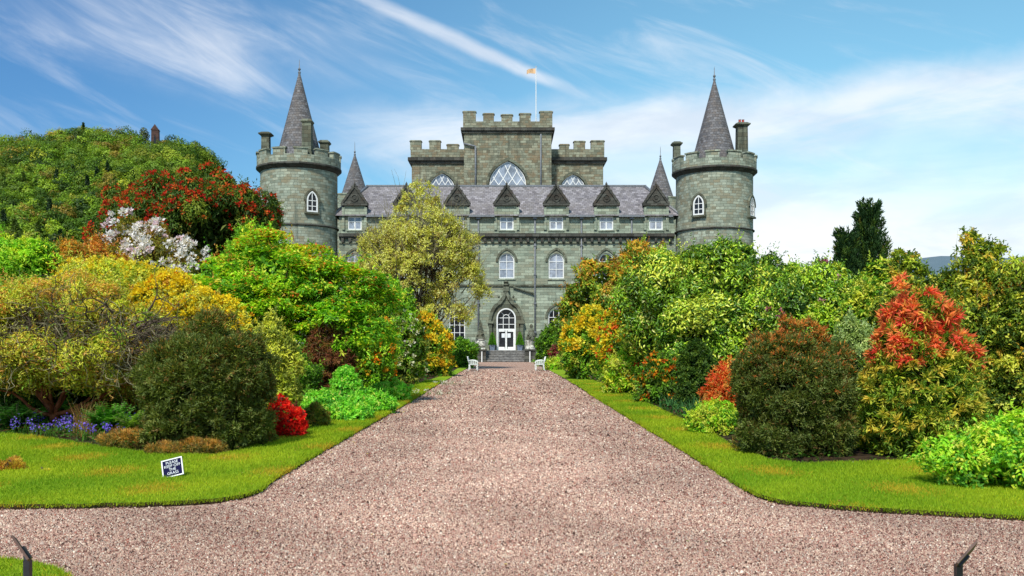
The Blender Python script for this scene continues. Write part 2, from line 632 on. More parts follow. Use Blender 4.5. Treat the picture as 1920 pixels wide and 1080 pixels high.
def ground_sheet():
    b = MB()
    b.face([(-3000, -60, -.03), (3000, -60, -.03), (3000, 4000, -.03), (-3000, 4000, -.03)])
    tag(b.build('ground', M['field']), kind='structure')
    # the gravel walk with the cross walk in front
    b = MB()
    b.face([(-40, -4, .0), (40, -4, .0), (40, 13, .0), (-40, 13, .0)])
    b.face([(-9, 13, .0), (9, 13, .0), (9, 94.3, .0), (-9, 94.3, .0)])
    tag(b.build('gravel_path', M['gravel_mat']), kind='structure')


ground_sheet()


def dense(pts, step, jit, rng, free=None):
    out = []
    n = len(pts)
    for i in range(n):
        a, b = np.array(pts[i]), np.array(pts[(i + 1) % n])
        L = np.hypot(*(b - a))
        k = max(1, int(min(L / step, 120)))
        for q in range(k):
            p = a + (b - a) * q / k
            out.append(p + rng.normal(0, jit, 2))
    return [tuple(p) for p in out]


def inside(P, poly):
    x, y = P[:, 0], P[:, 1]
    r = np.zeros(len(P), bool)
    n = len(poly)
    for i in range(n):
        x0, y0 = poly[i]
        x1, y1 = poly[(i + 1) % n]
        if y0 == y1:
            continue
        c = ((y0 > y) != (y1 > y)) & (x < (x1 - x0) * (y - y0) / (y1 - y0) + x0)
        r ^= c
    return r


def slab(name, poly, z0, z1, m_top, m_side, seed, jit=.012, step=.16):
    rng = rs(seed)
    pts = dense(poly, step, jit, rng)
    b = MB()
    tri = tessellate_polygon([[Vector((p[0], p[1], 0)) for p in pts]])
    for t in tri:
        q = [pts[i] for i in t]
        ar = (q[1][0] - q[0][0]) * (q[2][1] - q[0][1]) - (q[1][1] - q[0][1]) * (q[2][0] - q[0][0])
        if ar < 0:
            q.reverse()
        b.face([(p[0], p[1], z1) for p in q])
    b.cur = 1
    n = len(pts)
    for i in range(n):
        a, c = pts[i], pts[(i + 1) % n]
        b.face([(a[0], a[1], z0), (c[0], c[1], z0), (c[0], c[1], z1), (a[0], a[1], z1)])
    o = b.build(name, [m_top, m_side])
    tag(o, kind='structure')
    return pts


LL_out = [(-420, 970), (-200, 963), (0, 956), (150, 955), (300, 951), (400, 945), (455, 937), (485, 926), (512, 905), (545, 885), (590, 858), (670, 812), (760, 760), (830, 718), (872, 694), (886, 685)]
LL_in = [(868, 686), (850, 697), (828, 706), (790, 720), (740, 745), (680, 772), (620, 793), (560, 812), (500, 835), (450, 853), (400, 861), (330, 859), (250, 853), (190, 845), (120, 833), (60, 824), (0, 820), (-420, 812)]
RL_out = [(1011, 685), (1024, 692), (1060, 712), (1150, 768), (1250, 829), (1330, 879), (1380, 911), (1418, 934), (1470, 948), (1560, 957), (1700, 966), (1920, 978), (2450, 1003)]
RL_in = [(2450, 915), (1920, 892), (1800, 874), (1750, 868), (1640, 873), (1500, 877), (1440, 869), (1390, 851), (1330, 818), (1280, 794), (1200, 757), (1130, 724), (1080, 705), (1050, 693), (1036, 686)]
lawnL = slab('lawn', [gpt(*p) for p in LL_out + LL_in], -.02, .055, M['lawn'], M['soil'], 1)
lawnR = slab('lawn', [gpt(*p) for p in RL_out + RL_in], -.02, .055, M['lawn'], M['soil'], 2)
lawnN = slab('lawn', [gpt(*p) for p in [(-420, 1046), (-100, 1056), (0, 1062), (50, 1066), (95, 1078), (130, 1095), (150, 1130), (60, 1250), (-420, 1250)]], -.02, .055, M['lawn'], M['soil'], 3)
lawnM = slab('lawn', [gpt(*p) for p in [(1770, 1190), (1800, 1150), (1860, 1130), (2300, 1110), (2300, 1300), (1790, 1300)]], -.02, .055, M['lawn'], M['soil'], 4)
# planting beds behind the lawns
bedL = [gpt(*p) for p in LL_in]
bedL = bedL + [(-60, 20), (-60, 92), (-3.3, 92)]
bedR = [(60, 92), (60, 16)] + [gpt(*p) for p in RL_in] + [(3.3, 92)]
slab('flower_bed', bedL, -.02, .045, M['soil'], M['soil'], 5, .0, .5)
slab('flower_bed', bedR, -.02, .045, M['soil'], M['soil'], 6, .0, .5)


def grass_blades(name, poly, z, dens_fn, seed, ymax=40, Lb=.028, pal=None, parent_label=None):
    rng = rs(seed)
    P_ = np.array(poly)
    x0, y0 = P_.min(0)
    x1, y1 = P_.max(0)
    x0, x1, y1 = max(x0, -12), min(x1, 12), min(y1, ymax)
    pts = []
    edges = np.geomspace(max(y0, 2.5), y1, 14)
    for a, b in zip(edges[:-1], edges[1:]):
        lo, hi = max(x0, -.62 * b), min(x1, .62 * b)
        if hi <= lo:
            continue
        k = int(dens_fn((a + b) / 2) * (b - a) * (hi - lo))
        q = np.column_stack([rng.uniform(lo, hi, k), rng.uniform(a, b, k)])
        pts.append(q[inside(q, poly)])
    # ragged fringe along the cut edge
    E0 = P_
    E1 = np.roll(P_, -1, 0)
    m_ = (E0[:, 1] < 30) & (np.abs(E0[:, 0]) < .62 * E0[:, 1] + 1)
    E0, E1 = E0[m_], E1[m_]
    if len(E0):
        kk = rng.integers(0, len(E0), len(E0) * 110)
        q = E0[kk] + (E1[kk] - E0[kk]) * rng.random((len(kk), 1)) + rng.normal(0, .014, (len(kk), 2))
        pts.append(q)
    nf = len(pts[-1])
    p = np.concatenate(pts)
    n = len(p)
    d = p[:, 1]
    sc_ = np.clip(d / 10, 1, 3) * rng.uniform(.6, 1.35, n)
    h = Lb * sc_
    w = .0042 * np.clip(d / 10, 1, 3.2)
    ang = rng.uniform(0, 2 * PI, n)
    lean = rng.normal(0, .5, (n, 2)) * h[:, None]
    s_ = np.column_stack([np.cos(ang), np.sin(ang)]) * w[:, None]
    z_ = np.full(n, z)
    z_[-nf:] -= rng.uniform(0, .035, nf)
    a = np.column_stack([p - s_, z_ - .002])
    b = np.column_stack([p + s_, z_ - .002])
    c = np.column_stack([p + lean, z_ + h])
    V = np.stack([a, b, c], 1).reshape(-1, 3)
    F = np.arange(3 * n).reshape(-1, 3)
    f1 = np.sin(p[:, 0] * 1.7 + 2 * np.sin(p[:, 1] * .9)) * np.sin(p[:, 1] * 1.3 + 1.5 * np.sin(p[:, 0] * 1.1)) + rng.normal(0, .35, n)
    g1, g2, g3 = np.array((.20, .36, .012)), np.array((.44, .53, .02)), np.array((.58, .42, .03))
    t = np.clip(f1 * .5 + .5, 0, 1)[:, None]
    col = g1 + (g2 - g1) * t
    m3 = (np.sin(p[:, 0] * 3.1 + 4) * np.sin(p[:, 1] * 2.3 + 1) + rng.normal(0, .3, n) > .75)[:, None]
    col = np.where(m3, g3, col) * rng.uniform(.7, 1.25, (n, 1))
    return V, F, np.repeat(col, 3, 0)


def join_blades(name, parts, m, label=None):
    V, F, Cc, off = [], [], [], 0
    for v, f, c in parts:
        V.append(v); F.append(f + off); Cc.append(c)
        off += len(v)
    o = link_mesh(name, np_mesh(name, np.concatenate(V), [np.concatenate(F)], np.concatenate(Cc)), m)
    return tag(o, label, 'grass', None, 'stuff')


dens = lambda d: 5200 * min(1, (10 / d) ** 1.6)
join_blades('grass', [grass_blades('g', lawnL, .053, dens, 11), grass_blades('g', lawnR, .053, dens, 12),
                      grass_blades('g', lawnN, .053, lambda d: 6000, 13), grass_blades('g', lawnM, .053, lambda d: 6000, 14)],
            M['blade'], 'short bright green mown grass edging the gravel drive')


def pebbles():
    rng = rs(21)
    pts, size = [], []
    for a, b, dn, s0 in ((5.2, 7, 8600, .0056), (7, 9, 7000, .0063), (9, 12, 4800, .0074), (12, 16, 3000, .0090), (16, 21, 1700, .0118), (21, 28, 900, .0155), (28, 40, 460, .021), (40, 60, 200, .028)):
        lo, hi = (-.62 * b, .62 * b) if b <= 11 else (-2.9, 2.9)
        k = int(dn * 1.15 * (b - a) * (hi - lo))
        q = np.column_stack([rng.uniform(lo, hi, k), rng.uniform(a, b, k)])
        q = q[np.abs(q[:, 0]) < .62 * q[:, 1]]
        for L_ in (lawnL, lawnR, lawnN, lawnM, bedL, bedR):
            q = q[~inside(q, L_)]
        pts.append(q)
        size.append(np.full(len(q), s0 * .88) * rng.lognormal(0, .33, len(q)))
    # loose stones kicked up along the drive near the lawn edges stay within the walk
    p, s = np.concatenate(pts), np.concatenate(size)
    n = len(p)
    ang = rng.uniform(0, PI, n)
    ca, sa = np.cos(ang), np.sin(ang)
    asp = rng.uniform(.55, .9, n)
    V = np.zeros((n, 6, 3))
    base = [(-1, -1), (1, -1), (1, 1), (-1, 1)]
    for k, (i, j) in enumerate(base):
        lx = i * s * rng.uniform(.7, 1.1, n)
        ly = j * s * asp * rng.uniform(.6, 1.1, n)
        V[:, k, 0] = lx * ca - ly * sa
        V[:, k, 1] = lx * sa + ly * ca
        V[:, k, 2] = -.002 + rng.uniform(0, .25, n) * s
    for k, i in ((4, -1), (5, 1)):
        lx = i * s * rng.uniform(.2, .7, n)
        ly = s * rng.normal(0, .25, n)
        V[:, k, 0] = lx * ca - ly * sa
        V[:, k, 1] = lx * sa + ly * ca
        V[:, k, 2] = s * rng.uniform(.7, 1.5, n)
    V[:, :, 0] += p[:, None, 0]
    V[:, :, 1] += p[:, None, 1]
    V[:, :, 2] += .001
    i6 = (np.arange(n) * 6)[:, None]
    quads = np.concatenate([i6 + np.array([[0, 1, 5, 4]]), i6 + np.array([[2, 3, 4, 5]])])
    tris = np.concatenate([i6 + np.array([[1, 2, 5]]), i6 + np.array([[3, 0, 4]])])
    pal = np.array([[.85, .80, .735]]) * np.array([C(182, 148, 136), C(200, 172, 154), C(218, 198, 180), C(164, 124, 112), C(124, 90, 80), C(84, 62, 56), C(176, 160, 150), C(160, 98, 84), C(236, 226, 212)])
    pr = np.array([.19, .18, .12, .14, .12, .1, .1, .02, .03])
    wx = p[:, 0] + .12 * np.sin(p[:, 1] * .7)
    track = np.exp(-((np.abs(wx) - .95) / .38) ** 2) * .10 * (p[:, 1] > 8) + .16 * np.exp(-((p[:, 1] - 12) / 5) ** 2) * np.exp(-(wx / 2.2) ** 2) + .08 * np.exp(-(wx / 1.9) ** 2)
    big = np.sin(p[:, 0] * 1.9 + np.sin(p[:, 1] * .8) * 2) * np.sin(p[:, 1] * 1.1 + 2)
    c = pal[rng.choice(len(pal), n, p=pr)] * rng.uniform(.8, 1.2, (n, 1)) * (.95 + .17 * big[:, None] + track[:, None])
    o = link_mesh('gravel', np_mesh('gravel', V.reshape(-1, 3), [quads, tris], np.repeat(c, 6, 0)), M['pebble'])
    tag(o, 'loose pinkish crushed gravel spread over the drive', 'gravel', None, 'stuff')


pebbles()


# ================================================================== CASTLE
def kx(p, d=94.44):
    return (p - HX) / FPX * d


def kz(p, d=94.44):
    return EYE + (HY - p) / FPX * d


WY = 94.44
castle = empty('castle', (0, WY, 0), 0, 'large grey green stone castle with round corner towers and battlemented central keep', 'castle')


class KB(MB):
    """mesh of the castle, given in world coordinates and stored relative to the castle's base"""
    def build(s, name, m, parent=None):
        o = MB.build(s, name, m)
        me = o.data
        co = np.zeros(len(me.vertices) * 3, np.float32)
        me.vertices.foreach_get('co', co)
        co = co.reshape(-1, 3)
        co[:, 1] -= WY
        me.vertices.foreach_set('co', co.ravel())
        me.update()
        o.parent = parent if parent is not None else castle
        return o


def arch(xm, z0, w, zs, rise, style='round', n=14, grow=0.0):
    """outline of an opening: up the left side, over, down the right; from bottom left to bottom right"""
    hw = w / 2 + grow
    rise = rise + grow
    pts = [(xm - hw, z0), (xm - hw, zs)]
    for k in range(1, n):
        t = k / n
        if style == 'round':
            a = PI * (1 - t)
            pts.append((xm + hw * math.cos(a), zs + rise * math.sin(a)))
        elif style == 'pointed':
            q = t * 2 if t <= .5 else (1 - t) * 2
            a = q * PI / 3
            xx = -1 + 2 * (1 - math.cos(a))
            zz = math.sin(a) / math.sin(PI / 3)
            pts.append((xm + (xx if t <= .5 else -xx) * hw, zs + rise * zz))
        else:
            pts.append((xm - hw + 2 * hw * t, zs))
    if style == 'rect':
        pts = pts[:2]
    pts += [(xm + hw, zs), (xm + hw, z0)]
    return pts


def shrink(pts, xm, zc, a, b):
    return [(xm + (p[0] - xm) * a, zc + (p[1] - zc) * b) for p in pts]


def window(xm, z0, w, zs, rise, style, Y, glass, parent, nx=2, nz=(), lattice=False, hood=True, depth=.22, fr=.1, name='window', bars=.05, hood_w=.22):
    """pane set back in the wall > white frame, stone hood mould"""
    out = arch(xm, z0, w, zs, rise, style)
    top = zs + rise
    pane = KB()
    pane.prism_y(out, Y + depth - .02, Y + depth + .02)
    po = pane.build(name, M[glass], parent)
    f = KB()
    zc = (z0 + top) / 2
    inn = shrink(out, xm, zc, 1 - 2 * fr / w, 1 - 2 * fr / (top - z0))
    yf = Y + depth - .1
    f.ring_y(out, inn, yf, Y + depth - .02, closed=True)
    def width_at(z):
        xs = []
        for a, b in zip(inn[:-1], inn[1:]):
            if (a[1] - z) * (b[1] - z) <= 0 and a[1] != b[1]:
                xs.append(a[0] + (b[0] - a[0]) * (z - a[1]) / (b[1] - a[1]))
        return (min(xs), max(xs)) if len(xs) > 1 else (xm, xm)
    def top_at(x):
        zz = [z0]
        for a, b in zip(inn[:-1], inn[1:]):
            if (a[0] - x) * (b[0] - x) <= 0 and a[0] != b[0]:
                zz.append(a[1] + (b[1] - a[1]) * (x - a[0]) / (b[0] - a[0]))
        return max(zz)
    if not lattice:
        for k in range(1, nx):
            x = xm - w / 2 + w * k / nx
            f.box(x - bars / 2, x + bars / 2, yf + .02, Y + depth - .021, z0 + fr, top_at(x) + .01)
        for z in nz:
            a, b = width_at(z)
            f.box(a, b, yf + .03, Y + depth - .0215, z - bars / 2, z + bars / 2)
    else:
        # curved lattice: two families of crossing arcs clipped to the opening
        inn2 = [(p[0], p[1]) for p in inn]
        from math import cos, sin
        def ins(x, z):
            if z < z0:
                return False
            a, b = width_at(z) if z < inn[len(inn) // 2][1] - .02 else (xm, xm)
            return a < x < b
        for fam in (-1, 1):
            for k in range(-6, 7):
                pts_ = []
                for q in range(26):
                    z = z0 + (top - z0) * q / 25
                    u = (z - z0) / (top - z0)
                    x = xm + k * w / 4.0 + fam * w * .62 * (u + .1 * math.sin(u * PI))
                    pts_.append((x, z))
                for a, b in zip(pts_[:-1], pts_[1:]):
                    if ins(*a) and ins(*b):
                        dx, dz = b[0] - a[0], b[1] - a[1]
                        L = math.hypot(dx, dz)
                        ox, oz = -dz / L * bars / 2, dx / L * bars / 2
                        yy = yf + .03 + (.012 if fam > 0 else 0)
                        f.face([(a[0] + ox, yy, a[1] + oz), (a[0] - ox, yy, a[1] - oz), (b[0] - ox, yy, b[1] - oz), (b[0] + ox, yy, b[1] + oz)])
                        f.face([(a[0] - ox, yy, a[1] - oz), (a[0] - ox, yy + .04, a[1] - oz), (b[0] - ox, yy + .04, b[1] - oz), (b[0] - ox, yy, b[1] - oz)])
                        f.face([(a[0] + ox, yy + .04, a[1] + oz), (a[0] + ox, yy, a[1] + oz), (b[0] + ox, yy, b[1] + oz), (b[0] + ox, yy + .04, b[1] + oz)])
    f.build('frame', M['white_paint'], po)
    if hood:
        h = KB()
        st = 'pointed' if style != 'rect' else 'rect'
        rz = rise * (1.35 if style == 'round' else 1.0)
        i_ = arch(xm, zs - .1, w, zs, rz, st, grow=.10)
        o_ = arch(xm, zs - .1, w, zs, rz, st, grow=.10 + hood_w)
        h.ring_y(o_, i_, Y - .12, Y + .002)
        h.build('hood_mould', M['weathered_stone'], po)
    return po


# ---- front wall with real openings
ATT = [665, 762, 857, 950, 1043, 1137, 1230]
holes = []
wins = []
for i, p in enumerate(ATT):
    xm = kx(p)
    wins.append(('att', xm, kz(431), kx(p + 13) - kx(p - 13), kz(405.6)))
    holes.append(arch(xm, kz(431), wins[-1][3], kz(405.6), 0, 'rect'))
    wins.append(('mid', xm, kz(522), kx(p + 14.5) - kx(p - 14.5), kz(489)))
    holes.append(arch(xm, kz(522), wins[-1][3], kz(489), kz(475) - kz(489), 'round'))
    if p != 950:
        wins.append(('low', xm, kz(640), kx(p + 15) - kx(p - 15), kz(594)))
        holes.append(arch(xm, kz(640), wins[-1][3], kz(594), kz(579) - kz(594), 'round'))
DZ0, DZS = kz(657), kz(597)
DRISE = kz(578) - DZS
DW = 2.0
holes.append(arch(0, DZ0, DW, DZS, DRISE, 'round'))
XL, XR = kx(636), kx(1264)
EAVE = kz(405)
outer = [(XL, -.02), (XR, -.02), (XR, EAVE), (XL, EAVE)]
w = KB()
allp = [[Vector((p[0], p[1], 0)) for p in outer]] + [[Vector((p[0], p[1], 0)) for p in h] for h in holes]
flat = [p for pl in allp for p in pl]
for t in tessellate_polygon(allp):
    w.face([(flat[i].x, WY, flat[i].y) for i in t])
for h in holes:
    n = len(h)
    for i in range(n):
        a, b = h[i], h[(i + 1) % n]
        w.face([(a[0], WY, a[1]), (b[0], WY, b[1]), (b[0], WY + .32, b[1]), (a[0], WY + .32, a[1])])
for (a, b, c, d) in ((XL, XL, WY, WY + 42), (XR, XR, WY, WY + 42)):
    w.face([(a, c, 0), (a, d, 0), (a, d, EAVE), (a, c, EAVE)])
w.face([(XL, WY + 42, 0), (XR, WY + 42, 0), (XR, WY + 42, EAVE), (XL, WY + 42, EAVE)])
w.build('wall', M['green_stone'])
for kind, xm, z0, ww, zs in wins:
    if kind == 'att':
        po = window(xm, z0, ww, zs, 0, 'rect', WY, 'glass_pale', castle, 2, (z0 + (zs - z0) * .62,), hood=False, fr=.13, bars=.13)
    elif kind == 'mid':
        dark = abs(xm - kx(1137)) < .1
        po = window(xm, z0, ww, zs, kz(475) - kz(489), 'round', WY, 'glass_dark' if dark else 'glass_pale', castle, 2, (z0 + .95, z0 + 1.75), fr=.11, bars=.06)
    else:
        po = window(xm, z0, ww, zs, kz(579) - kz(594), 'round', WY, 'glass_dark', castle, 3, (z0 + .9, z0 + 1.7, z0 + 2.5), fr=.1, bars=.06)
    b = KB()
    b.box(xm - ww / 2 - .12, xm + ww / 2 + .12, WY - .1, WY + .1, z0 - .16, z0 - .01)
    b.build('sill', M['green_stone'], po)

# string courses
b = KB()
b.box(XL, XR, WY - .42, WY - .001, kz(444), kz(438))
b.box(XL, XR, WY - .26, WY - .001, kz(447), kz(444) - .002)
x = XL + .4
while x < XR - .2:
    b.box(x - .13, x + .13, WY - .34, WY - .002, kz(454), kz(447) - .003)
    x += .74
b.build('corbel_course', M['dark_stone'])
for nm_, o_, a_, c_ in (('string_course', .14, kz(537), kz(533.5)), ('string_course', .09, kz(457), kz(455.5)), ('plinth', .3, 0, .9)):
    b = KB()
    b.box(XL, XR, WY - o_, WY - .001, a_, c_)
    b.build(nm_, M['weathered_stone'])
# rain pipes
for p in (808, 897, 1003, 1090, 1184):
    b = KB()
    b.bar((kx(p), WY - .14, .1), (kx(p), WY - .14, EAVE - .2), .085)
    for z in (3, 6, 9, 12, EAVE - .3):
        b.box(kx(p) - .14, kx(p) + .14, WY - .26, WY - .003, z, z + .14)
    b.box(kx(p) - .2, kx(p) + .2, WY - .34, WY - .004, EAVE - .35, EAVE - .05)
    b.build('drainpipe', M['lead_grey'])
b = KB()
b.bar((kx(962), WY - .2, kz(538)), (kx(1001), WY - .2, kz(551)), .09)
b.build('drainpipe', M['weathered_stone'])

# ---- roof
RIDGE = kz(350, 101.5)
RD = 7.0
r = KB()
def slope_z(y):
    return EAVE + (RIDGE - EAVE) * (y - WY + .35) / (RD + .35)
ex0, ex1 = XL - .6, XR + .6
hip0, hip1 = kx(690, 101.5), kx(1208, 101.5)
y0, y1 = WY - .35, WY + RD
r.face([(ex0, y0, EAVE), (ex1, y0, EAVE), (hip1, y1, RIDGE), (hip0, y1, RIDGE)])
yb = WY + 42 + .35
r.face([(ex0, y0, EAVE), (hip0, y1, RIDGE), (hip0, yb - 7, RIDGE), (ex0, yb, EAVE)])
r.face([(ex1, y0, EAVE), (ex1, yb, EAVE), (hip1, yb - 7, RIDGE), (hip1, y1, RIDGE)])
r.face([(ex0, yb, EAVE), (hip0, yb - 7, RIDGE), (hip1, yb - 7, RIDGE), (ex1, yb, EAVE)])
r.face([(hip0, y1, RIDGE), (hip1, y1, RIDGE), (hip1, yb - 7, RIDGE), (hip0, yb - 7, RIDGE)])
ro = r.build('roof', M['slate_roof'])
b = KB()
b.box(hip0 - .2, hip1 + .2, y1 - .18, y1 + .18, RIDGE - .05, RIDGE + .16)
b.bar((ex0, y0, EAVE + .03), (hip0, y1, RIDGE + .06), .16, n=6)
b.bar((ex1, y0, EAVE + .03), (hip1, y1, RIDGE + .06), .16, n=6)
b.build('ridge', M['lead_grey'], ro)
prev = XL + .2
for p in ATT + [None]:
    e = (kx(p) - 1.25) if p else XR - .2
    if e > prev + .3:
        b = KB()
        b.box(prev, e, y0 - .16, y0 + .02, EAVE - .16, EAVE + .04)
        b.build('gutter', M['lead_grey'], ro)
    if p:
        prev = kx(p) + 1.25

# ---- dormers
for i, p in enumerate(ATT):
    xm = kx(p)
    tall = p in (857, 1043)
    b = KB()
    b.box(xm - 1.08, xm + 1.08, WY - .06, WY + 3.4, EAVE - .02, kz(386))
    for s_ in (-1, 1):
        b.box(xm + s_ * 1.16 - .14, xm + s_ * 1.16 + .14, WY - .16, WY - .01, kz(431), kz(389))
    b.box(xm - 1.0, xm + 1.0, WY - .12, WY - .062, EAVE + .12, EAVE + .5)
    d = b.build('dormer', M['green_stone'])
    b = KB()
    zc, zt = kz(386), kz(349)
    b.box(xm - 1.38, xm + 1.38, WY - .32, WY + .5, zc, zc + .24)
    hw = 1.28
    b.prism_y([(xm - hw, zc + .24), (xm + hw, zc + .24), (xm + .06, zt), (xm - .06, zt)], WY - .14, WY + .4)
    # raking copings
    for s_ in (-1, 1):
        b.prism_y([(xm + s_ * (hw + .16), zc + .24), (xm + s_ * (hw - .10), zc + .24), (xm - s_ * .04, zt - .12), (xm + s_ * .02, zt + .22)][::s_], WY - .26, WY + .44)
    b.lathe([(.06, zt + .1), (.14, zt + .22), (.07, zt + .34), (.0, zt + (.95 if tall else .5))], xm, WY + .05, 8)
    # round boss in the gable
    ring = lambda r_: [(xm + r_ * math.cos(a * PI / 8), zc + .82 + r_ * math.sin(a * PI / 8)) for a in range(16)]
    b.ring_y(ring(.42), ring(.27), WY - .22, WY - .13, closed=True)
    b.prism_y(ring(.16), WY - .2, WY - .13)
    for s_ in (-1, 1):
        for q in (.35, .6, .82):
            zq = zc + .3 + (zt - zc) * q
            xq = xm + s_ * (hw + .05) * (1 - q)
            b.lathe([(.0, zq - .12), (.11, zq), (.0, zq + .16)], xq, WY - .1, 6)
    b.build('pediment', M['dark_stone'], d)
    b = KB()
    b.face([(xm - 1.2, WY + .4, zc + .1), (xm, WY + .4, zt - .1), (xm, WY + 7, zt - .1), (xm - 1.2, WY + 5, zc + .1)])
    b.face([(xm + 1.2, WY + .4, zc + .1), (xm + 1.2, WY + 5, zc + .1), (xm, WY + 7, zt - .1), (xm, WY + .4, zt - .1)])
    b.build('dormer_roof', M['slate_roof'], d)

# ---- central keep
KD, KC = 105.0, 102.6
keep = KB()
wx0, wx1 = kx(772, KD), kx(1131, KD)
zw = kz(296, KD)
keep.box(wx0, wx1, KD, KD + 22, EAVE, zw)
cx0, cx1 = kx(870, KC), kx(1034, KC)
zc_ = kz(249, KC)
keep.box(cx0, cx1, KC, KC + 20, EAVE, zc_)
ko = keep.build('keep', M['keep_stone'])


def battlement(x0, x1, y0, y1, z0, zbase, merl, th, tall_ix=(), tall=.0, cope=.14, over=.25):
    b = KB()
    # merl: list of (xa, xb, ztop) of the front; the same on the back; sides evenly spaced
    b.box(x0 - over, x1 + over, y0 - over, y0 + th, z0 - .1, zbase)
    b.box(x0 - over, x0 + th, y0 + th, y1, z0 - .1, zbase)
    b.box(x1 - th, x1 + over, y0 + th, y1, z0 - .1, zbase)
    b.box(x0 - over, x1 + over, y1, y1 + th, z0 - .1, zbase)
    for xa, xb, zt in merl:
        b.box(xa, xb, y0 - over, y0 + th - .05, zbase, zt)
        b.frustum((xa + xb) / 2, y0 + (th - over) / 2, zt, zt + cope, xb - xa + .18, th + over + .12, xb - xa - .1, th + over - .2)
        b.box(xa, xb, y1 + .05, y1 + th, zbase, zt)
    zt = min(m[2] for m in merl)
    y = y0 + 2
    while y < y1 - 1:
        for xx in (x0 - over, x1 - th):
            b.box(xx, xx + th + over, y, y + 1.3, zbase, zt)
        y += 2.6
    return b


def mould(x0, x1, y0, y1, z0, z1, o1=.42, o2=.2):
    b = KB()
    zm = z0 + (z1 - z0) * .45
    b.box(x0 - o1, x1 + o1, y0 - o1, y1, zm, z1)
    b.box(x0 - o2, x1 + o2, y0 - o2, y1, z0, zm)
    return b


zb_w, zb_c = kz(280, KD), kz(228, KC)
mw = [(771, 790, 265), (805, 826, 265), (838, 860, 272), (1049, 1067, 272), (1076, 1097, 266), (1108, 1131, 265)]
b = battlement(wx0, wx1, KD, KD + 21, zw, zb_w, [(kx(a, KD) - (.12 if a < 775 else 0), kx(c, KD) + (.12 if c > 1130 else 0), kz(t_, KD)) for a, c, t_ in mw], .7, over=.12)
b.build('battlement', M['keep_stone'], ko)
b = mould(wx0, wx1, KD, KD + 22, kz(307, KD), kz(296, KD) + .003)
b.build('corbel_course', M['dark_stone'], ko)
mc = [(870, 892, 210), (906, 926, 214), (940, 961, 216), (974, 995, 214), (1012, 1034, 210)]
b = battlement(cx0, cx1, KC, KC + 19, zc_ - .02, zb_c, [(kx(a, KC) - (.1 if a < 875 else 0), kx(c, KC) + (.1 if c > 1030 else 0), kz(t_, KC)) for a, c, t_ in mc], .7, over=.1)
b.build('battlement', M['keep_stone'], ko)
b = mould(cx0, cx1, KC, KC + 20, kz(250, KC), kz(240, KC), .36, .18)
b.build('corbel_course', M['dark_stone'], ko)
window(kx(952, KC), kz(368, KC), kx(986, KC) - kx(918, KC), kz(345, KC), kz(303, KC) - kz(345, KC), 'pointed', KC - .24, 'glass_pale', ko, lattice=True, fr=.1, bars=.09, hood_w=.3)
window(kx(829, KD), kz(368, KD), kx(852, KD) - kx(806, KD), kz(352, KD), kz(326, KD) - kz(352, KD), 'pointed', KD - .24, 'glass_pale', ko, lattice=True, fr=.09, bars=.08, hood_w=.28)
window(kx(1074, KD), kz(368, KD), kx(1096, KD) - kx(1052, KD), kz(352, KD), kz(328, KD) - kz(352, KD), 'pointed', KD - .24, 'glass_pale', ko, lattice=True, fr=.09, bars=.08, hood_w=.28)
b = KB()
b.bar((kx(893, KD), KC - .2, EAVE + 3), (kx(893, KD), KC - .2, kz(275, KC)), .1)
b.bar((kx(893, KD), KC - .2, kz(275, KC)), (kx(872, KD), KC - .2, kz(270, KC)), .1)
b.build('drainpipe', M['lead_grey'], ko)
b = KB()
b.bar((kx(1014, KC), KC - .16, EAVE + 2), (kx(1014, KC), KC - .16, kz(252, KC)), .09)
b.build('drainpipe', M['lead_grey'], ko)


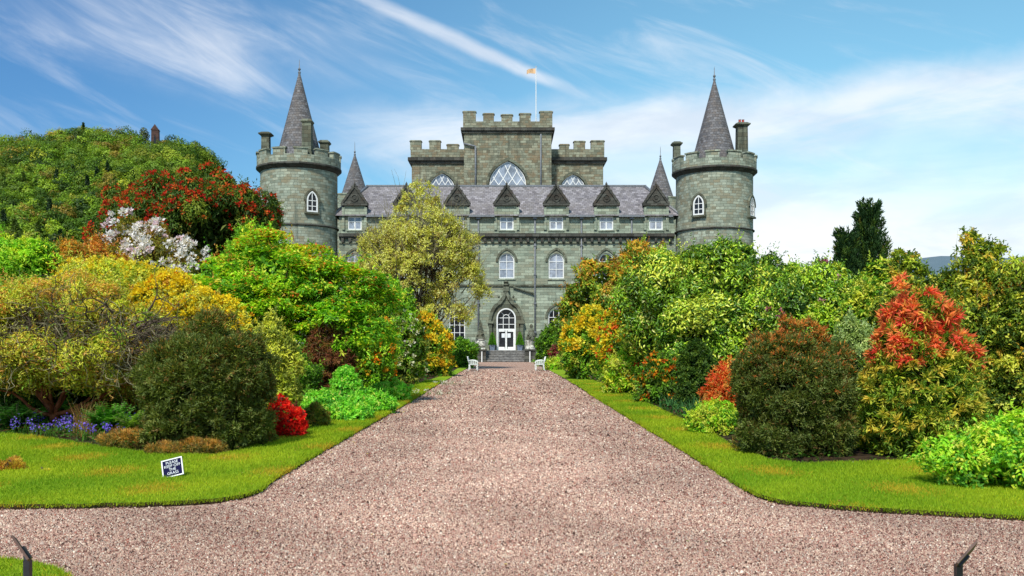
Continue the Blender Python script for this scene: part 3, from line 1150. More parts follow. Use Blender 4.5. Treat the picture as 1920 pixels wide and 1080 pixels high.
# ---- round corner towers
def tower(ax_px, Y, top_px, name_px, wins_, chims, apex_px, fin_px, dark=False):
    """ax_px axis column, Y depth of the axis; heights are rows of the photograph at depth Y"""
    X = kx(ax_px, Y)
    Z = lambda p: kz(p, Y)
    o_t = Z(top_px)
    rb, rp = 3.95, 4.3
    pb = top_px + 33
    b = KB()
    b.lathe([(rb + .25, -.02), (rb + .2, 2.0), (rb, 2.2), (rb, Z(pb + 106))], X, Y, 56)
    b.lathe([(rb, Z(pb + 103)), (rb, Z(pb))], X, Y, 56)
    to = b.build('corner_tower', M['tower_stone'])
    b = KB()
    b.lathe([(rb - .02, Z(pb + 106.5)), (rb + .16, Z(pb + 105.5)), (rb + .16, Z(pb + 104)), (rb - .02, Z(pb + 102.5))], X, Y, 56)
    b.build('string_course', M['dark_stone'], to)
    b = KB()
    b.lathe([(rb - .02, Z(pb + 3)), (rb + .12, Z(pb + 1)), (rp + .08, Z(pb - 4)), (rp + .08, Z(pb - 7)), (rp - .1, Z(pb - 8))], X, Y, 56)
    b.build('string_course', M['dark_stone'], to)
    b = KB()
    n = 12
    b.arcbox(rp - .55, rp, Z(pb - 7.2), Z(top_px + 12), 0, 2 * PI, X, Y, 56)
    for k in range(n):
        a = 2 * PI * (k + .25) / n - PI / 2 + .13
        da = 2 * PI / n * .30
        b.arcbox(rp - .5, rp + .003, Z(top_px + 12), Z(top_px + 1.5), a - da, a + da, X, Y, 4)
        b.arcbox(rp - .58, rp + .09, Z(top_px + 1.5), Z(top_px - 1), a - da - .02, a + da + .02, X, Y, 4)
    b.build('battlement', M['tower_stone'], to)
    b = KB()
    b.lathe([(rp - .5, Z(top_px + 20)), (0, Z(top_px + 19))], X, Y, 40)
    b.build('tower_roof', M['lead_grey'], to)
    b = KB()
    zt, zb = Z(apex_px), Z(top_px + 19)
    prof = []
    for k in range(13):
        u = k / 12
        prof.append((2.5 * (1 - u) + .035, zb + (zt - zb) * u))
    b.lathe(prof, X + .02, Y, 40)
    s_ = b.build('spire', M['cone_tile'], to)
    b = KB()
    b.lathe([(.11, zt - .3), (.16, zt - .1), (.07, zt + .05), (.16, zt + .25), (.05, zt + .4), (.03, zt + (Z(fin_px) - zt) * .8), (0, Z(fin_px))], X + .02, Y, 10)
    b.build('finial', M['lead_grey'], s_)
    for cpx, ctop, cw, cap, pots, dy in chims:
        cx_ = kx(cpx, Y)
        hw = cw / 2 / 18
        b = KB()
        b.frustum(cx_, Y + dy, Z(top_px + 24), Z(ctop + 7), hw * 2.1, hw * 2.1, hw * 1.9, hw * 1.9)
        b.box(cx_ - hw * 1.15, cx_ + hw * 1.15, Y + dy - hw * 1.15, Y + dy + hw * 1.15, Z(top_px + 24), Z(top_px + 4))
        ch = b.build('chimney', M['weathered_stone'], to)
        b = KB()
        h2 = cap / 2 / 18
        b.frustum(cx_, Y + dy, Z(ctop + 8), Z(ctop + 5), hw * 2, hw * 2, h2 * 2, h2 * 2)
        b.box(cx_ - h2, cx_ + h2, Y + dy - h2, Y + dy + h2, Z(ctop + 5), Z(ctop + 3))
        b.frustum(cx_, Y + dy, Z(ctop + 3), Z(ctop), h2 * 1.9, h2 * 1.9, hw * 1.7, hw * 1.7)
        b.build('chimney_cap', M['weathered_stone'], ch)
        for q in range(pots):
            b = KB()
            b.lathe([(.12, Z(ctop)), (.15, Z(ctop - 1)), (.12, Z(ctop - 5)), (.16, Z(ctop - 6)), (.1, Z(ctop - 6))], cx_ - .2 + q * .34, Y + dy, 10)
            b.build('chimney_pot', M['red_clay'], ch)
    for wpx, zt_, zb_ in wins_:
        wx = (wpx - ax_px) / 18
        a = math.asin(max(-.97, min(.97, wx / (rb + .04))))
        # build at the origin facing -Y, then turn about the tower axis
        f_ = []
        z0, z1 = Z(zb_), Z(zt_)
        W_ = 1.15
        zs = z0 + (z1 - z0) * .55
        y_ = Y - rb
        po = window(X, z0, W_, zs, z1 - zs, 'pointed', y_ - .12, 'glass_dark', to, 2, (z0 + .6, z0 + 1.15), fr=.15, bars=.07, depth=.02, hood_w=.2)
        b = KB()
        b.box(X - W_ / 2 - .18, X + W_ / 2 + .18, y_ - .3, y_ + .3, z0 - .18, z0)
        b.ring_y(arch(X, z0, W_, zs, z1 - zs, 'pointed', grow=.12), arch(X, z0, W_, zs, z1 - zs, 'pointed'), y_ - .2, y_ + .3)
        b.build('sill', M['weathered_stone'], po)
        for o in [po] + list(po.children):
            me = o.data
            for v in me.vertices:
                dx, dy_ = v.co.x - X, v.co.y + WY - Y
                v.co.x = X + dx * math.cos(a) - dy_ * math.sin(a)
                v.co.y = Y - WY + dx * math.sin(a) + dy_ * math.cos(a)
            me.update()
    # blank arch slit facing outwards is hidden; rain pipe where tower meets the wall
    return to


tower(561, 94.9, 292, 'l', [(598, 369, 407), (503, 366, 404)], [(493, 243, 15, 24, 0, 1.2), (586.5, 236, 17, 21, 0, -2.6), (608, 263, 16, 21, 0, 0.2)], 134, 110)
tower(1339, 94.9, 298, 'r', [(1298, 376, 412), (1397, 377, 412)], [(1272, 262, 13, 20, 0, 1.0), (1385, 236, 19, 27, 2, -1.2)], 147, 124)
tower(563 + 102, 131, 372, 'bl', [], [], 288, 264)
tower(1339 - 101, 131, 378, 'br', [], [], 296, 274)

# ---- main doorway
b = KB()
hood_o, hood_i = [], []
def ogee(s):
    """half outline of the ogee hood from the springing up to the tip"""
    pts = []
    x0, z0 = kx(981) + s, kz(606)
    for k in range(13):
        t = k / 12
        if t < .62:
            a = t / .62
            x = x0 * (1 - .60 * a ** 1.7)
            z = z0 + (kz(567) - z0) * (1 - (1 - a) ** 1.7) * 1.0
        else:
            a = (t - .62) / .38
            x = x0 * .40 * (1 - a) ** 1.6 + .05
            z = kz(567) + (kz(541) - kz(567)) * a + s
        pts.append((x, z))
    return pts
O_ = ogee(.08)
I_ = [(max(.02, x - .28), z - .2) for x, z in O_]
full = lambda P_: [(-x, z) for x, z in P_] + [(x, z) for x, z in reversed(P_)]
b.ring_y(full(O_), full(I_), WY - .45, WY - .001)
# gable slab in front of the wall around the arch
fo = full(I_)
dn = arch(0, DZ0, DW, DZS, DRISE, 'round', n=len(fo) - 3)
side = [(-1.55, DZ0)] + fo[:] + [(1.55, DZ0)]
hole = arch(0, DZ0, DW, DZS, DRISE, 'round', n=20, grow=.02)
poly = side + list(reversed(hole))
b.prism_y(poly, WY - .22, WY - .002, back=False)
for s_ in (-1, 1):
    b.box(s_ * 1.62 - .16, s_ * 1.62 + .16, WY - .5, WY - .003, DZ0, kz(607))
    b.box(s_ * 1.62 - .3, s_ * 1.62 + .3, WY - .6, WY - .004, kz(607), kz(603))
    b.box(s_ * 1.25 - .08, s_ * 1.25 + .08, WY - .34, WY - .225, DZ0, kz(607))
    b.lathe([(.0, kz(560)), (.14, kz(557)), (.0, kz(553))], s_ * .75, WY - .4, 8)
b.box(-.3, .3, WY - .5, WY - .002, kz(546), kz(538))
b.lathe([(.16, kz(538)), (.3, kz(535)), (.14, kz(532)), (.3, kz(529)), (.0, kz(526))], 0, WY - .25, 10)
b.build('portal', M['weathered_stone'])
dw = KB()
dw.prism_y(arch(0, DZ0 + .05, DW - .02, DZS, DRISE - .01, 'round', n=24), WY + .14, WY + .18)
do = dw.build('door', M['glass_dark'])
f = KB()
oo = arch(0, DZ0 + .02, DW, DZS, DRISE, 'round', n=24)
ii = arch(0, DZ0 + .12, DW - .26, DZS, DRISE - .13, 'round', n=24)
f.ring_y(oo, ii, WY - .26, WY + .139, closed=True)
TR = kz(618)
f.box(-.9, .9, WY + .02, WY + .138, TR - .09, TR + .09)
f.box(-.09, .09, WY + .021, WY + .137, DZ0 + .12, TR - .09)
for s_ in (-1, 1):
    f.box(s_ * .82 - .07, s_ * .82 + .07, WY + .022, WY + .136, DZ0 + .12, TR - .09)
    f.box(s_ * .46 - .31, s_ * .46 + .31, WY + .023, WY + .135, DZ0 + .12, DZ0 + .36)
    f.box(s_ * .46 - .31, s_ * .46 + .31, WY + .024, WY + .134, TR - .22, TR - .09)
for x_ in (-.3, .3):
    f.box(x_ - .03, x_ + .03, WY + .06, WY + .135, TR + .09, DZS + .05)
for z_ in (kz(608), kz(596)):
    f.box(-.87, .87, WY + .065, WY + .134, z_ - .03, z_ + .03)
ri = [(.3 * math.cos(PI - a * PI / 10), DZS + .05 + .32 * math.sin(PI - a * PI / 10)) for a in range(11)]
ro_ = [(.36 * math.cos(PI - a * PI / 10), DZS + .05 + .38 * math.sin(PI - a * PI / 10)) for a in range(11)]
f.ring_y(ro_, ri, WY + .06, WY + .133)
for a in (PI * .28, PI * .5, PI * .72):
    if a != PI * .5:
        f.bar((.34 * math.cos(a), WY + .1, DZS + .05 + .34 * math.sin(a)), (.85 * math.cos(a), WY + .1, DZS + .92 * math.sin(a)), .03, n=4)
f.build('door_frame', M['white_paint'], do)
for s_ in (-1, 1):
    f = KB()
    xa = s_ * .3
    f.box(xa - .17, xa + .17, WY + .118, WY + .128, kz(633), kz(625))
    f.build('paper_notice', M['paper'], do)

# ---- entrance steps
b = KB()
n = 7
for k in range(n):
    z1 = DZ0 * (1 - k / n)
    z0 = DZ0 * (1 - (k + 1) / n)
    yf = WY - 1.2 - .34 * (k + 1)
    b.box(-2.05 - .02 * k, 2.05 + .02 * k, yf, WY - .4, z0 + (.001 if k == n - 1 else 0), z1 - .04)
b.build('steps', M['step_stone'])
b = KB()
for k in range(n):
    z1 = DZ0 * (1 - k / n)
    yf = WY - 1.2 - .34 * (k + 1)
    b.box(-2.06 - .02 * k, 2.06 + .02 * k, yf - .03, yf + .36, z1 - .04, z1 + .004)
b.box(-1.98, 1.98, WY - 1.2, WY + .13, DZ0 - .04, DZ0 + .002)
b.build('step_tread', M['tread_stone'])
for s_ in (-1, 1):
    b = KB()
    b.box(s_ * 2.45 - .32, s_ * 2.45 + .32, WY - 3.7, WY - .31, 0, 1.0)
    b.build('stair_wall', M['dark_stone'])
# ================================================================== THINGS BY THE DOOR
def flagpole():
    X, Y = kx(1005, 104), 104.0
    z0 = kz(228, KC) - 1.2
    zt = kz(126, Y)
    e = empty('flagpole', (X, Y, z0), 0, 'tall thin white flagpole with a small flag rising above the castle keep', 'flagpole')
    b = MB()
    b.bar((0, 0, 0), (0, 0, zt - z0), .065, .04, 10)
    b.lathe([(0, zt - z0), (.1, zt - z0 + .06), (0, zt - z0 + .16)], 0, 0, 8)
    b.build('pole', M['white_paint'], e)
    b = MB()
    n = 10
    def q(u, v):
        return (-.06 - u * 1.0, .16 * math.sin(u * 7) * u + .02, zt - z0 - .12 - v * (.62 - .18 * u) - .22 * u * u)
    for i in range(n):
        for j in range(4):
            b.face([q(i / n, j / 4), q((i + 1) / n, j / 4), q((i + 1) / n, (j + 1) / 4), q(i / n, (j + 1) / 4)])
    fo = b.build('flag', M['flag_cloth'], e)
    s = fo.modifiers.new('thick', 'SOLIDIFY'); s.thickness = .012


flagpole()


def bench(x_in, d, flip, label):
    """ornate white garden bench, 1.5 m long, standing side-on to the drive; the seat looks towards +X before turning"""
    e = empty('garden_bench', (x_in, d, .0), PI if flip else 0, label, 'bench', 'white benches at the end of the drive')
    L = .76
    b = MB()
    for k in range(6):
        x = -.2 + k * .085
        b.box(x, x + .065, -L, L, .40, .425)
    b.build('seat', M['bench_white'], e)
    b = MB()
    P0, P1 = (-.24, .43), (-.36, .92)
    for y in np.linspace(-L, L, 15):
        b.bar((P0[0], y, P0[1]), (P1[0], y, P1[1]), .016, n=6)
    for t in (0, .5, 1):
        b.bar((P0[0] + (P1[0] - P0[0]) * t, -L, P0[1] + (P1[1] - P0[1]) * t), (P0[0] + (P1[0] - P0[0]) * t, L, P0[1] + (P1[1] - P0[1]) * t), .026, n=6)
    for k in range(14):
        y = -L + (k + .5) * 2 * L / 14
        b.bar((P0[0] - .09, y - .05, P0[1] + .35), (P0[0] - .11, y + .05, P0[1] + .46), .012, n=5)
    b.build('backrest', M['bench_white'], e)
    for s in (-1, 1):
        y = s * (L - .02)
        # front leg, back leg, each a scrolled casting
        b = MB()
        pts = [(.32, 0), (.27, .08), (.25, .22), (.29, .36), (.27, .42)]
        for a, c in zip(pts[:-1], pts[1:]):
            b.bar((a[0], y, a[1]), (c[0], y, c[1]), .032, n=6)
        b.box(.22, .3, y - .012, y + .012, .1, .34)
        b.build('leg', M['bench_white'], e)
        b = MB()
        pts = [(-.34, 0), (-.27, .1), (-.24, .25), (-.24, .43)]
        for a, c in zip(pts[:-1], pts[1:]):
            b.bar((a[0], y, a[1]), (c[0], y, c[1]), .032, n=6)
        b.box(-.27, -.2, y - .012, y + .012, .1, .36)
        b.build('leg', M['bench_white'], e)
        b = MB()
        pts = [(-.3, .66), (-.12, .70), (.1, .68), (.24, .62), (.28, .54), (.24, .48), (.22, .42)]
        for a, c in zip(pts[:-1], pts[1:]):
            b.bar((a[0], y, a[1]), (c[0], y, c[1]), .026, n=6)
        for xx in (-.15, -.02, .11):
            b.bar((xx, y, .42), (xx + .02, y, .69), .02, n=5)
        b.build('armrest', M['bench_white'], e)
    return e


bench(kx(887.5, 58.5), 58.5, False, 'white ornamental bench on the left edge of the drive facing right')
bench(kx(1012, 58.5), 58.5, True, 'white ornamental bench on the right edge of the drive facing left')


def topiary(x, label, seed):
    e = empty('potted_topiary', (x, WY - .95, DZ0), 0, label, 'potted plant', 'cone topiaries beside the castle door')
    b = MB()
    b.frustum(0, 0, .0, .5, .44, .44, .56, .56)
    b.box(-.3, .3, -.3, .3, .5, .56)
    b.build('planter', M['planter_blue'], e)
    rng = rs(seed)
    n = 2200
    t = 1 - np.sqrt(rng.random(n))
    a = rng.uniform(0, 2 * PI, n)
    r = .37 * (1 - t) + .02
    V0 = np.column_stack([r * np.cos(a), r * np.sin(a), .56 + t * 1.35])
    d = np.column_stack([np.cos(a), np.sin(a), rng.uniform(.2, 1, n)])
    v, f, c = leaf_cards(V0, d, rng.normal(0, 1, (n, 3)), .09, .045, np.array([.14, .38, .02]) * rng.uniform(.6, 1.5, (n, 1)), rng)
    link_mesh('foliage', np_mesh('foliage', v, [f], c), M['leaf'], e)


def statue(x, y, label, kind, seed):
    e = empty('stone_monument', (x, y, 0), 0, label, 'stone monument')
    b = MB()
    b.box(-.62, .62, -.6, .6, 0, .22)
    b.box(-.54, .54, -.52, .52, .22, 1.15)
    b.box(-.64, .64, -.62, .62, 1.15, 1.3)
    b.build('pedestal', M['dark_stone'], e)
    b = MB()
    if kind == 0:
        b.frustum(0, 0, 1.3, 1.45, .9, .9, .8, .8)
        b.lathe([(.30, 1.45), (.5, 1.6), (.56, 1.85), (.5, 2.1), (.36, 2.2), (.52, 2.25), (.52, 2.32), (.3, 2.36)], 0, 0, 14)
        b.build('carved_block', M['carved_pale'], e)
        b = MB()
        b.frustum(0, 0, 2.34, 2.5, 1.0, 1.0, .9, .9)
        # heap of carved trophies tapering to a point
        rng = rs(seed)
        for k in range(34):
            u = k / 34
            z = 2.5 + u * 1.35
            r = .42 * (1 - u) ** .8
            a = rng.uniform(0, 2 * PI)
            p = Vector((r * math.cos(a), r * math.sin(a), z))
            b.bar(p, p + Vector((-p.x * .6, -p.y * .6, .45)), .10 * (1 - u * .5), .03, 6)
        b.lathe([(.36, 2.5), (.26, 3.0), (.12, 3.6), (.0, 4.05)], 0, 0, 10)
        b.build('trophy', M['weathered_stone'], e)
    else:
        b.lathe([(.5, 1.3), (.46, 1.5), (.34, 1.7), (.4, 1.95), (.48, 2.1), (.3, 2.2)], 0, 0, 12)
        b.build('carved_block', M['carved_pale'], e)
        # seated hooded figure on top
        b = MB()
        b.lathe([(.46, 2.18), (.5, 2.4), (.4, 2.75), (.27, 3.05), (.24, 3.25), (.1, 3.38), (.12, 3.45), (.17, 3.58), (.15, 3.74), (.0, 3.86)], .12, 0, 12)
        b.bar((.1, -.2, 2.95), (-.25, -.4, 2.7), .09, .07, 8)
        b.bar((.3, -.2, 3.0), (.35, -.45, 2.6), .09, .07, 8)
        b.bar((.12, -.3, 2.55), (-.1, -.55, 2.5), .15, .12, 8)
        b.build('figure', M['weathered_stone'], e)


def handrail(x, label):
    e = empty('handrail', (x, WY - 3.9, 0), 0, label, 'handrail', 'white handrails at the castle steps')
    b = MB()
    b.box(-.05, .05, -.05, .05, 0, 1.02)
    b.box(-.07, .07, -.07, .07, 1.02, 1.06)
    b.build('post', M['white_paint'], e)
    b = MB()
    b.bar((0, 0, .96), (0, 2.3, 1.02 + DZ0 * .8), .035, n=8)
    b.bar((0, 2.3, 1.02 + DZ0 * .8), (0, 2.3, DZ0 * .8), .035, n=8)
    b.build('rail', M['white_paint'], e)


# ================================================================== SIGNS
def keep_off_sign():
    d = 10.75
    X, Y = (324.5 - HX) / FPX * d, d
    e = empty('lawn_sign', (X + .03, Y, .06), 0, 'small dark square sign reading please keep off the grass, on the left lawn', 'sign')
    e.rotation_euler = (R(0), R(-14), R(3))
    cz = EYE + (HY - 876) / FPX * d - .06
    up = Vector((0, .38, .92)).normalized()
    rt = Vector((1, 0, 0))
    nn = rt.cross(up)
    ctr = Vector((-.01, 0, cz))
    w, h = .125, .112
    def q(u, v, o):
        return ctr + rt * u + up * v + nn * o
    b = MB()
    b.obox(ctr, rt, up, nn, w, h, .006)
    b.build('board', M['sign_navy'], e)
    b = MB()
    for (u, v, hu, hv) in ((0, h - .007, w, .007), (0, -h + .007, w, .007), (-w + .007, 0, .007, h - .0142), (w - .007, 0, .007, h - .0142)):
        b.obox(q(u, v, .0075), rt, up, nn, hu, hv, .0015)
    b.build('border', M['white_paint'], e)
    b = MB()
    b.bar(ctr - up * .08 - nn * .012, (0.0, .0, -.12), .006, n=6)
    b.build('stake', M['black_metal'], e)
    cu = bpy.data.curves.new('lettering', 'FONT')
    cu.body = 'PLEASE\nKEEP OFF\nTHE\nGRASS'
    cu.size = .047
    cu.align_x = 'CENTER'
    cu.align_y = 'CENTER'
    cu.space_line = .93
    cu.offset = .0
    cu.extrude = .0006
    to = bpy.data.objects.new('lettering', cu)
    sc.collection.objects.link(to)
    from mathutils import Matrix
    Mx = Matrix((rt, up, nn)).transposed().to_4x4()
    Mx.translation = q(0, .001, .008)
    bpy.context.view_layer.update()
    me = bpy.data.meshes.new_from_object(to.evaluated_get(bpy.context.evaluated_depsgraph_get()))
    bpy.data.objects.remove(to)
    me.transform(Mx)
    me.materials.clear()
    link_mesh('lettering', me, M['paper'], e)


keep_off_sign()


def plaque(d, ptop, pbot, post, thick_dir, label, loc):
    """low information plate on a post, seen nearly edge-on"""
    X = (post[0] - HX) / FPX * d
    zt = EYE + (HY - post[1]) / FPX * d
    e = empty('information_plaque', (X, d, 0), 0, label, 'information plaque')
    b = MB()
    b.box(-.017, .017, -.017, .017, -.05, zt)
    b.build('post', M['black_metal'], e)
    b = MB()
    a = Vector(px(*ptop, d)) - Vector((X, d, 0))
    c = Vector(px(*pbot, d)) - Vector((X, d, 0))
    ax = (a - c)
    L = ax.length
    ax.normalize()
    side = Vector(thick_dir).normalized()
    side = (side - ax * side.dot(ax)).normalized()
    nn = ax.cross(side)
    ctr = (a + c) / 2
    b.obox(ctr, ax, side, nn, L / 2, .15, .006)
    b.build('plate', M['rust_panel'], e)
    b = MB()
    b.obox(ctr - ax * L * .2 - nn * .012, ax, side, nn, L * .24, .05, .008)
    b.bar((0, 0, zt - .03), ctr - ax * L * .25, .014, n=6)
    b.build('bracket', M['black_metal'], e)


plaque(5.0, (26, 1008), (56, 1052), (52, 1050), (-.52, 1, -.19), 'thin dark tilted plate on a black post at the bottom left corner of the drive', 0)
plaque(5.0, (1828, 1022), (1792, 1062), (1797, 1058), (.66, 1, -.14), 'brown tilted plate on a black post at the bottom right corner of the drive', 1)
# ================================================================== PLANTS
def norm(a):
    return a / (np.linalg.norm(a, axis=1, keepdims=True) + 1e-9)


def leaf_cards(P0, D, N, L, W, col, rng, fold=.25, bend=.15):
    """pointed leaves folded along the midrib: four points, two triangles each"""
    n = len(P0)
    D = norm(D)
    S = norm(np.cross(D, N))
    Nn = np.cross(S, D)
    L = np.broadcast_to(np.asarray(L, float).reshape(-1, 1) if np.ndim(L) else L, (n, 1)) * rng.uniform(.55, 1.4, (n, 1))
    W = np.broadcast_to(np.asarray(W, float).reshape(-1, 1) if np.ndim(W) else W, (n, 1)) * rng.uniform(.75, 1.2, (n, 1))
    a = P0
    m = P0 + D * L * .48
    lft = m - S * W * .5 + Nn * W * fold
    rgt = m + S * W * .5 + Nn * W * fold
    tip = P0 + D * L - Nn * L * bend
    V = np.stack([a, rgt, tip, lft], 1).reshape(-1, 3)
    i = (np.arange(n) * 4)[:, None]
    F = np.concatenate([i + np.array([[0, 1, 2]]), i + np.array([[0, 2, 3]])])
    return V, F, np.repeat(np.broadcast_to(col, (n, 3)), 4, 0)


def tubes(segs, k=5):
    """segs (n,8): p0 p1 r0 r1"""
    s = np.asarray(segs, float)
    p0, p1, r0, r1 = s[:, :3], s[:, 3:6], s[:, 6:7], s[:, 7:8]
    d = norm(p1 - p0)
    ref = np.where(np.abs(d[:, 2:3]) < .9, np.array([[0, 0, 1.0]]), np.array([[1.0, 0, 0]]))
    u = norm(np.cross(d, ref))
    w = np.cross(d, u)
    n = len(s)
    V = np.zeros((n, 2 * k, 3))
    for i in range(k):
        c_, s_ = math.cos(2 * PI * i / k), math.sin(2 * PI * i / k)
        V[:, i] = p0 + (u * c_ + w * s_) * r0
        V[:, k + i] = p1 + (u * c_ + w * s_) * r1
    b = (np.arange(n) * 2 * k)[:, None]
    F = np.concatenate([b + np.array([[i, (i + 1) % k, k + (i + 1) % k, k + i]]) for i in range(k)])
    return V.reshape(-1, 3), F


def limb(p0, p1, r0, r1, rng, n=5, wob=.12):
    p0, p1 = np.array(p0, float), np.array(p1, float)
    L = np.linalg.norm(p1 - p0)
    out, prev, pr = [], p0, r0
    for i in range(1, n + 1):
        t = i / n
        q = p0 + (p1 - p0) * t + (rng.normal(0, wob * L / n, 3) if i < n else 0)
        q[2] -= 0.10 * L * math.sin(t * PI) * (1 if abs(p1[2] - p0[2]) < L * .6 else 0)
        r = r0 + (r1 - r0) * t
        out.append((*prev, *q, pr, r))
        prev, pr = q, r
    return out


def pal_pick(pal, n, rng):
    cols = np.array([p[1] for p in pal])
    w = np.array([p[0] for p in pal], float)
    return cols[rng.choice(len(cols), n, p=w / w.sum())]


def sub_centres(blobs, n, rng, lo=-.35, back=.5, rough=.10, zmin=.05):
    """points spread over the outside of a union of ellipsoids"""
    B = np.array(blobs, float)
    area = (B[:, 3] * B[:, 4] + B[:, 3] * B[:, 5] + B[:, 4] * B[:, 5])
    k = rng.choice(len(B), n * 3, p=area / area.sum())
    u = norm(rng.normal(0, 1, (n * 3, 3)))
    keep = (u[:, 2] > lo) & ((u[:, 1] < .25) | (rng.random(n * 3) < back))
    k, u = k[keep], u[keep]
    ph = k * 1.7
    nz = np.sin(u[:, 0] * 5 + ph) * np.sin(u[:, 1] * 6 + 2 * ph) + np.sin(u[:, 2] * 7 + ph * 3) * .7
    rad = (.93 + rough * nz + rng.normal(0, .075, len(u)))
    c = B[k, :3] + u * B[k, 3:6] * rad[:, None]
    ok = np.ones(len(c), bool)
    for b in B:
        q = (c - b[:3]) / b[3:6]
        ok &= (q ** 2).sum(1) > .62
    ok &= c[:, 2] > min(zmin, .25 * (B[:, 2] + B[:, 5]).max())
    c, u = c[ok][:n], u[ok][:n]
    return c, u


def plant(name, label, cat, x, y, blobs, pal, L=.08, W=.03, sub_r=.3, flat=1.0, cov=2.0, lo=-.35, rough=.17, style='leafy', group=None,
          flowers=None, bark='bark', mat_='leaf', seed=0, trunk=None, inner=.25, tip=None, limbs=9, back=.5, jit=.38, spread=None, hang=.0, leafname='foliage', nsub=None, twigs=None, tp=1.0, shoots=2.2, sup=1.0, forkz=1.0, gain=2.0):
    """a thing with foliage (leaf-sized faces in clumps), limbs and flowers; blobs are relative to (x, y)"""
    rng = rs(seed + 1000)
    e = empty(name, (x, y, 0), 0, label, cat, group)
    B = np.array(blobs, float)
    R1 = (B[:, 3] * B[:, 4] + B[:, 3] * B[:, 5] + B[:, 4] * B[:, 5]) / 3
    area = (4 * PI * R1).sum() * .55
    if nsub is None:
        nsub = int(max(14, area * 1.25 / (PI * sub_r ** 2 * (.5 + .5 * flat))))
    c, u = sub_centres(B, nsub, rng, lo, back, rough)
    ns = len(c)
    nl = int(cov * area / (.5 * L * W))
    nl = min(nl, 95000)
    per = rng.lognormal(0, .35, ns)
    k = rng.choice(ns, nl, p=per / per.sum())
    v = norm(rng.normal(0, 1, (nl, 3)) + u[k] * .75 + np.array([[0, 0, .35]]))
    rsub = sub_r * rng.uniform(.5, 1.55, ns)
    rr = rng.uniform(0.55, 1.0, nl) ** .6
    P0 = c[k] + v * (rsub[k] * rr)[:, None] * np.array([[1, 1, flat]])
    if style == 'leafy':
        D = norm(rng.normal(0, .8, (nl, 3)) + v * .6 + np.array([[0, 0, -hang]]))
        N = norm(v + np.array([[0, 0, .8]]) + rng.normal(0, .35, (nl, 3)))
        D = norm(D - .6 * (D * v).sum(1, keepdims=True) * v)
    elif style == 'spiky':
        D = norm(v * 1.0 + rng.normal(0, .45, (nl, 3)) + np.array([[0, 0, .5 - hang]]))
        N = norm(rng.normal(0, 1, (nl, 3)) + np.array([[0, 0, .5]]))
    else:   # layered: flat sprays
        D = norm(np.column_stack([rng.normal(0, 1, nl), rng.normal(0, 1, nl), rng.normal(-.25, .25, nl)]) + u[k] * .5)
        N = norm(np.array([[0, 0, 1.0]]) + rng.normal(0, .3, (nl, 3)))
    csub = pal_pick(pal, ns, rng)
    bright = rng.uniform(.75, 1.25, ns)
    cl = np.where(rng.random((nl, 1)) < jit, pal_pick(pal, nl, rng), csub[k]) * bright[k][:, None] * rng.uniform(.75, 1.25, (nl, 1))
    if tip is not None:
        # young growth of another colour at the shoot tips on the upper outside
        fr, tc = tip
        zn = (c[:, 2] - c[:, 2].min()) / (np.ptp(c[:, 2]) + 1e-6)
        pt = fr * ((.1 if tp < 2 else .01) + 1.6 * zn ** tp) * (.4 + 1.2 * rng.random(ns))
        isT = (rng.random(nl) < pt[k] * np.clip((v * np.array([[.3, -.3, 1]])).sum(1) + .4, .1, 1.3)) & (rr > .75)
        tcol = pal_pick(tc, nl, rng) * rng.uniform(.8, 1.2, (nl, 1))
        cl = np.where(isT[:, None], tcol, cl)
    cl = np.minimum(cl * np.array([[gain, gain, gain * .7]]), .8)
    parts = [leaf_cards(P0, D, N, L, W, cl, rng)]
    # young shoots reaching out of the clumps
    nsh = int(ns * shoots)
    if nsh:
        ks = rng.integers(0, ns, nsh)
        ds = norm(u[ks] + rng.normal(0, .4, (nsh, 3)) + np.array([[0, 0, .55 * sup]]))
        st = c[ks] + ds * (rsub[ks] * .7)[:, None] * np.array([[1, 1, flat]])
        ls = sub_r * rng.uniform(.5, 1.6, nsh)
        q_ = 13
        kk = np.repeat(np.arange(nsh), q_)
        tt = np.tile(np.linspace(.1, 1, q_), nsh)
        Pq = st[kk] + ds[kk] * (ls[kk] * tt)[:, None] + rng.normal(0, .15 * L, (nsh * q_, 3))
        Dq = norm(rng.normal(0, .8, (nsh * q_, 3)) + ds[kk] * .9)
        Nq = norm(ds[kk] + np.array([[0, 0, .7]]) + rng.normal(0, .5, (nsh * q_, 3)))
        cq = pal_pick(pal, nsh, rng)[kk] * gain * rng.uniform(.8, 1.35, (nsh * q_, 1))
        if tip is not None:
            isq = rng.random(nsh) < min(.9, tip[0] * 1.3) * np.clip(zn[ks] ** (tp * 1.2) * 1.5, 0, 1)
            cq = np.where(isq[kk][:, None], pal_pick(tip[1], nsh * q_, rng), cq)
        parts.append(leaf_cards(Pq, Dq, Nq, L * (1.05 - .45 * tt), W * (1.05 - .4 * tt), np.minimum(cq, .8), rng))
    # leaves further inside the crown
    if inner > 0:
        ni = int(nl * inner * .5)
        kb = rng.choice(len(B), ni, p=R1 / R1.sum())
        ui = norm(rng.normal(0, 1, (ni, 3)))
        Pi = B[kb, :3] + ui * B[kb, 3:6] * rng.uniform(.55, .86, (ni, 1))
        ok = Pi[:, 2] > .05
        Pi, ui = Pi[ok], ui[ok]
        ni = len(Pi)
        parts.append(leaf_cards(Pi, rng.normal(0, 1, (ni, 3)), norm(ui + rng.normal(0, .5, (ni, 3))), L * 1.7, W * 2.0,
                                np.minimum(pal_pick(pal, ni, rng) * gain * rng.uniform(.6, 1.0, (ni, 1)), .8), rng))
    V, F, Cc, off = [], [], [], 0
    for a, f, cc in parts:
        V.append(a); F.append(f + off); Cc.append(cc); off += len(a)
    link_mesh(leafname, np_mesh(leafname, np.concatenate(V), [np.concatenate(F)], np.concatenate(Cc)), M[mat_], e)
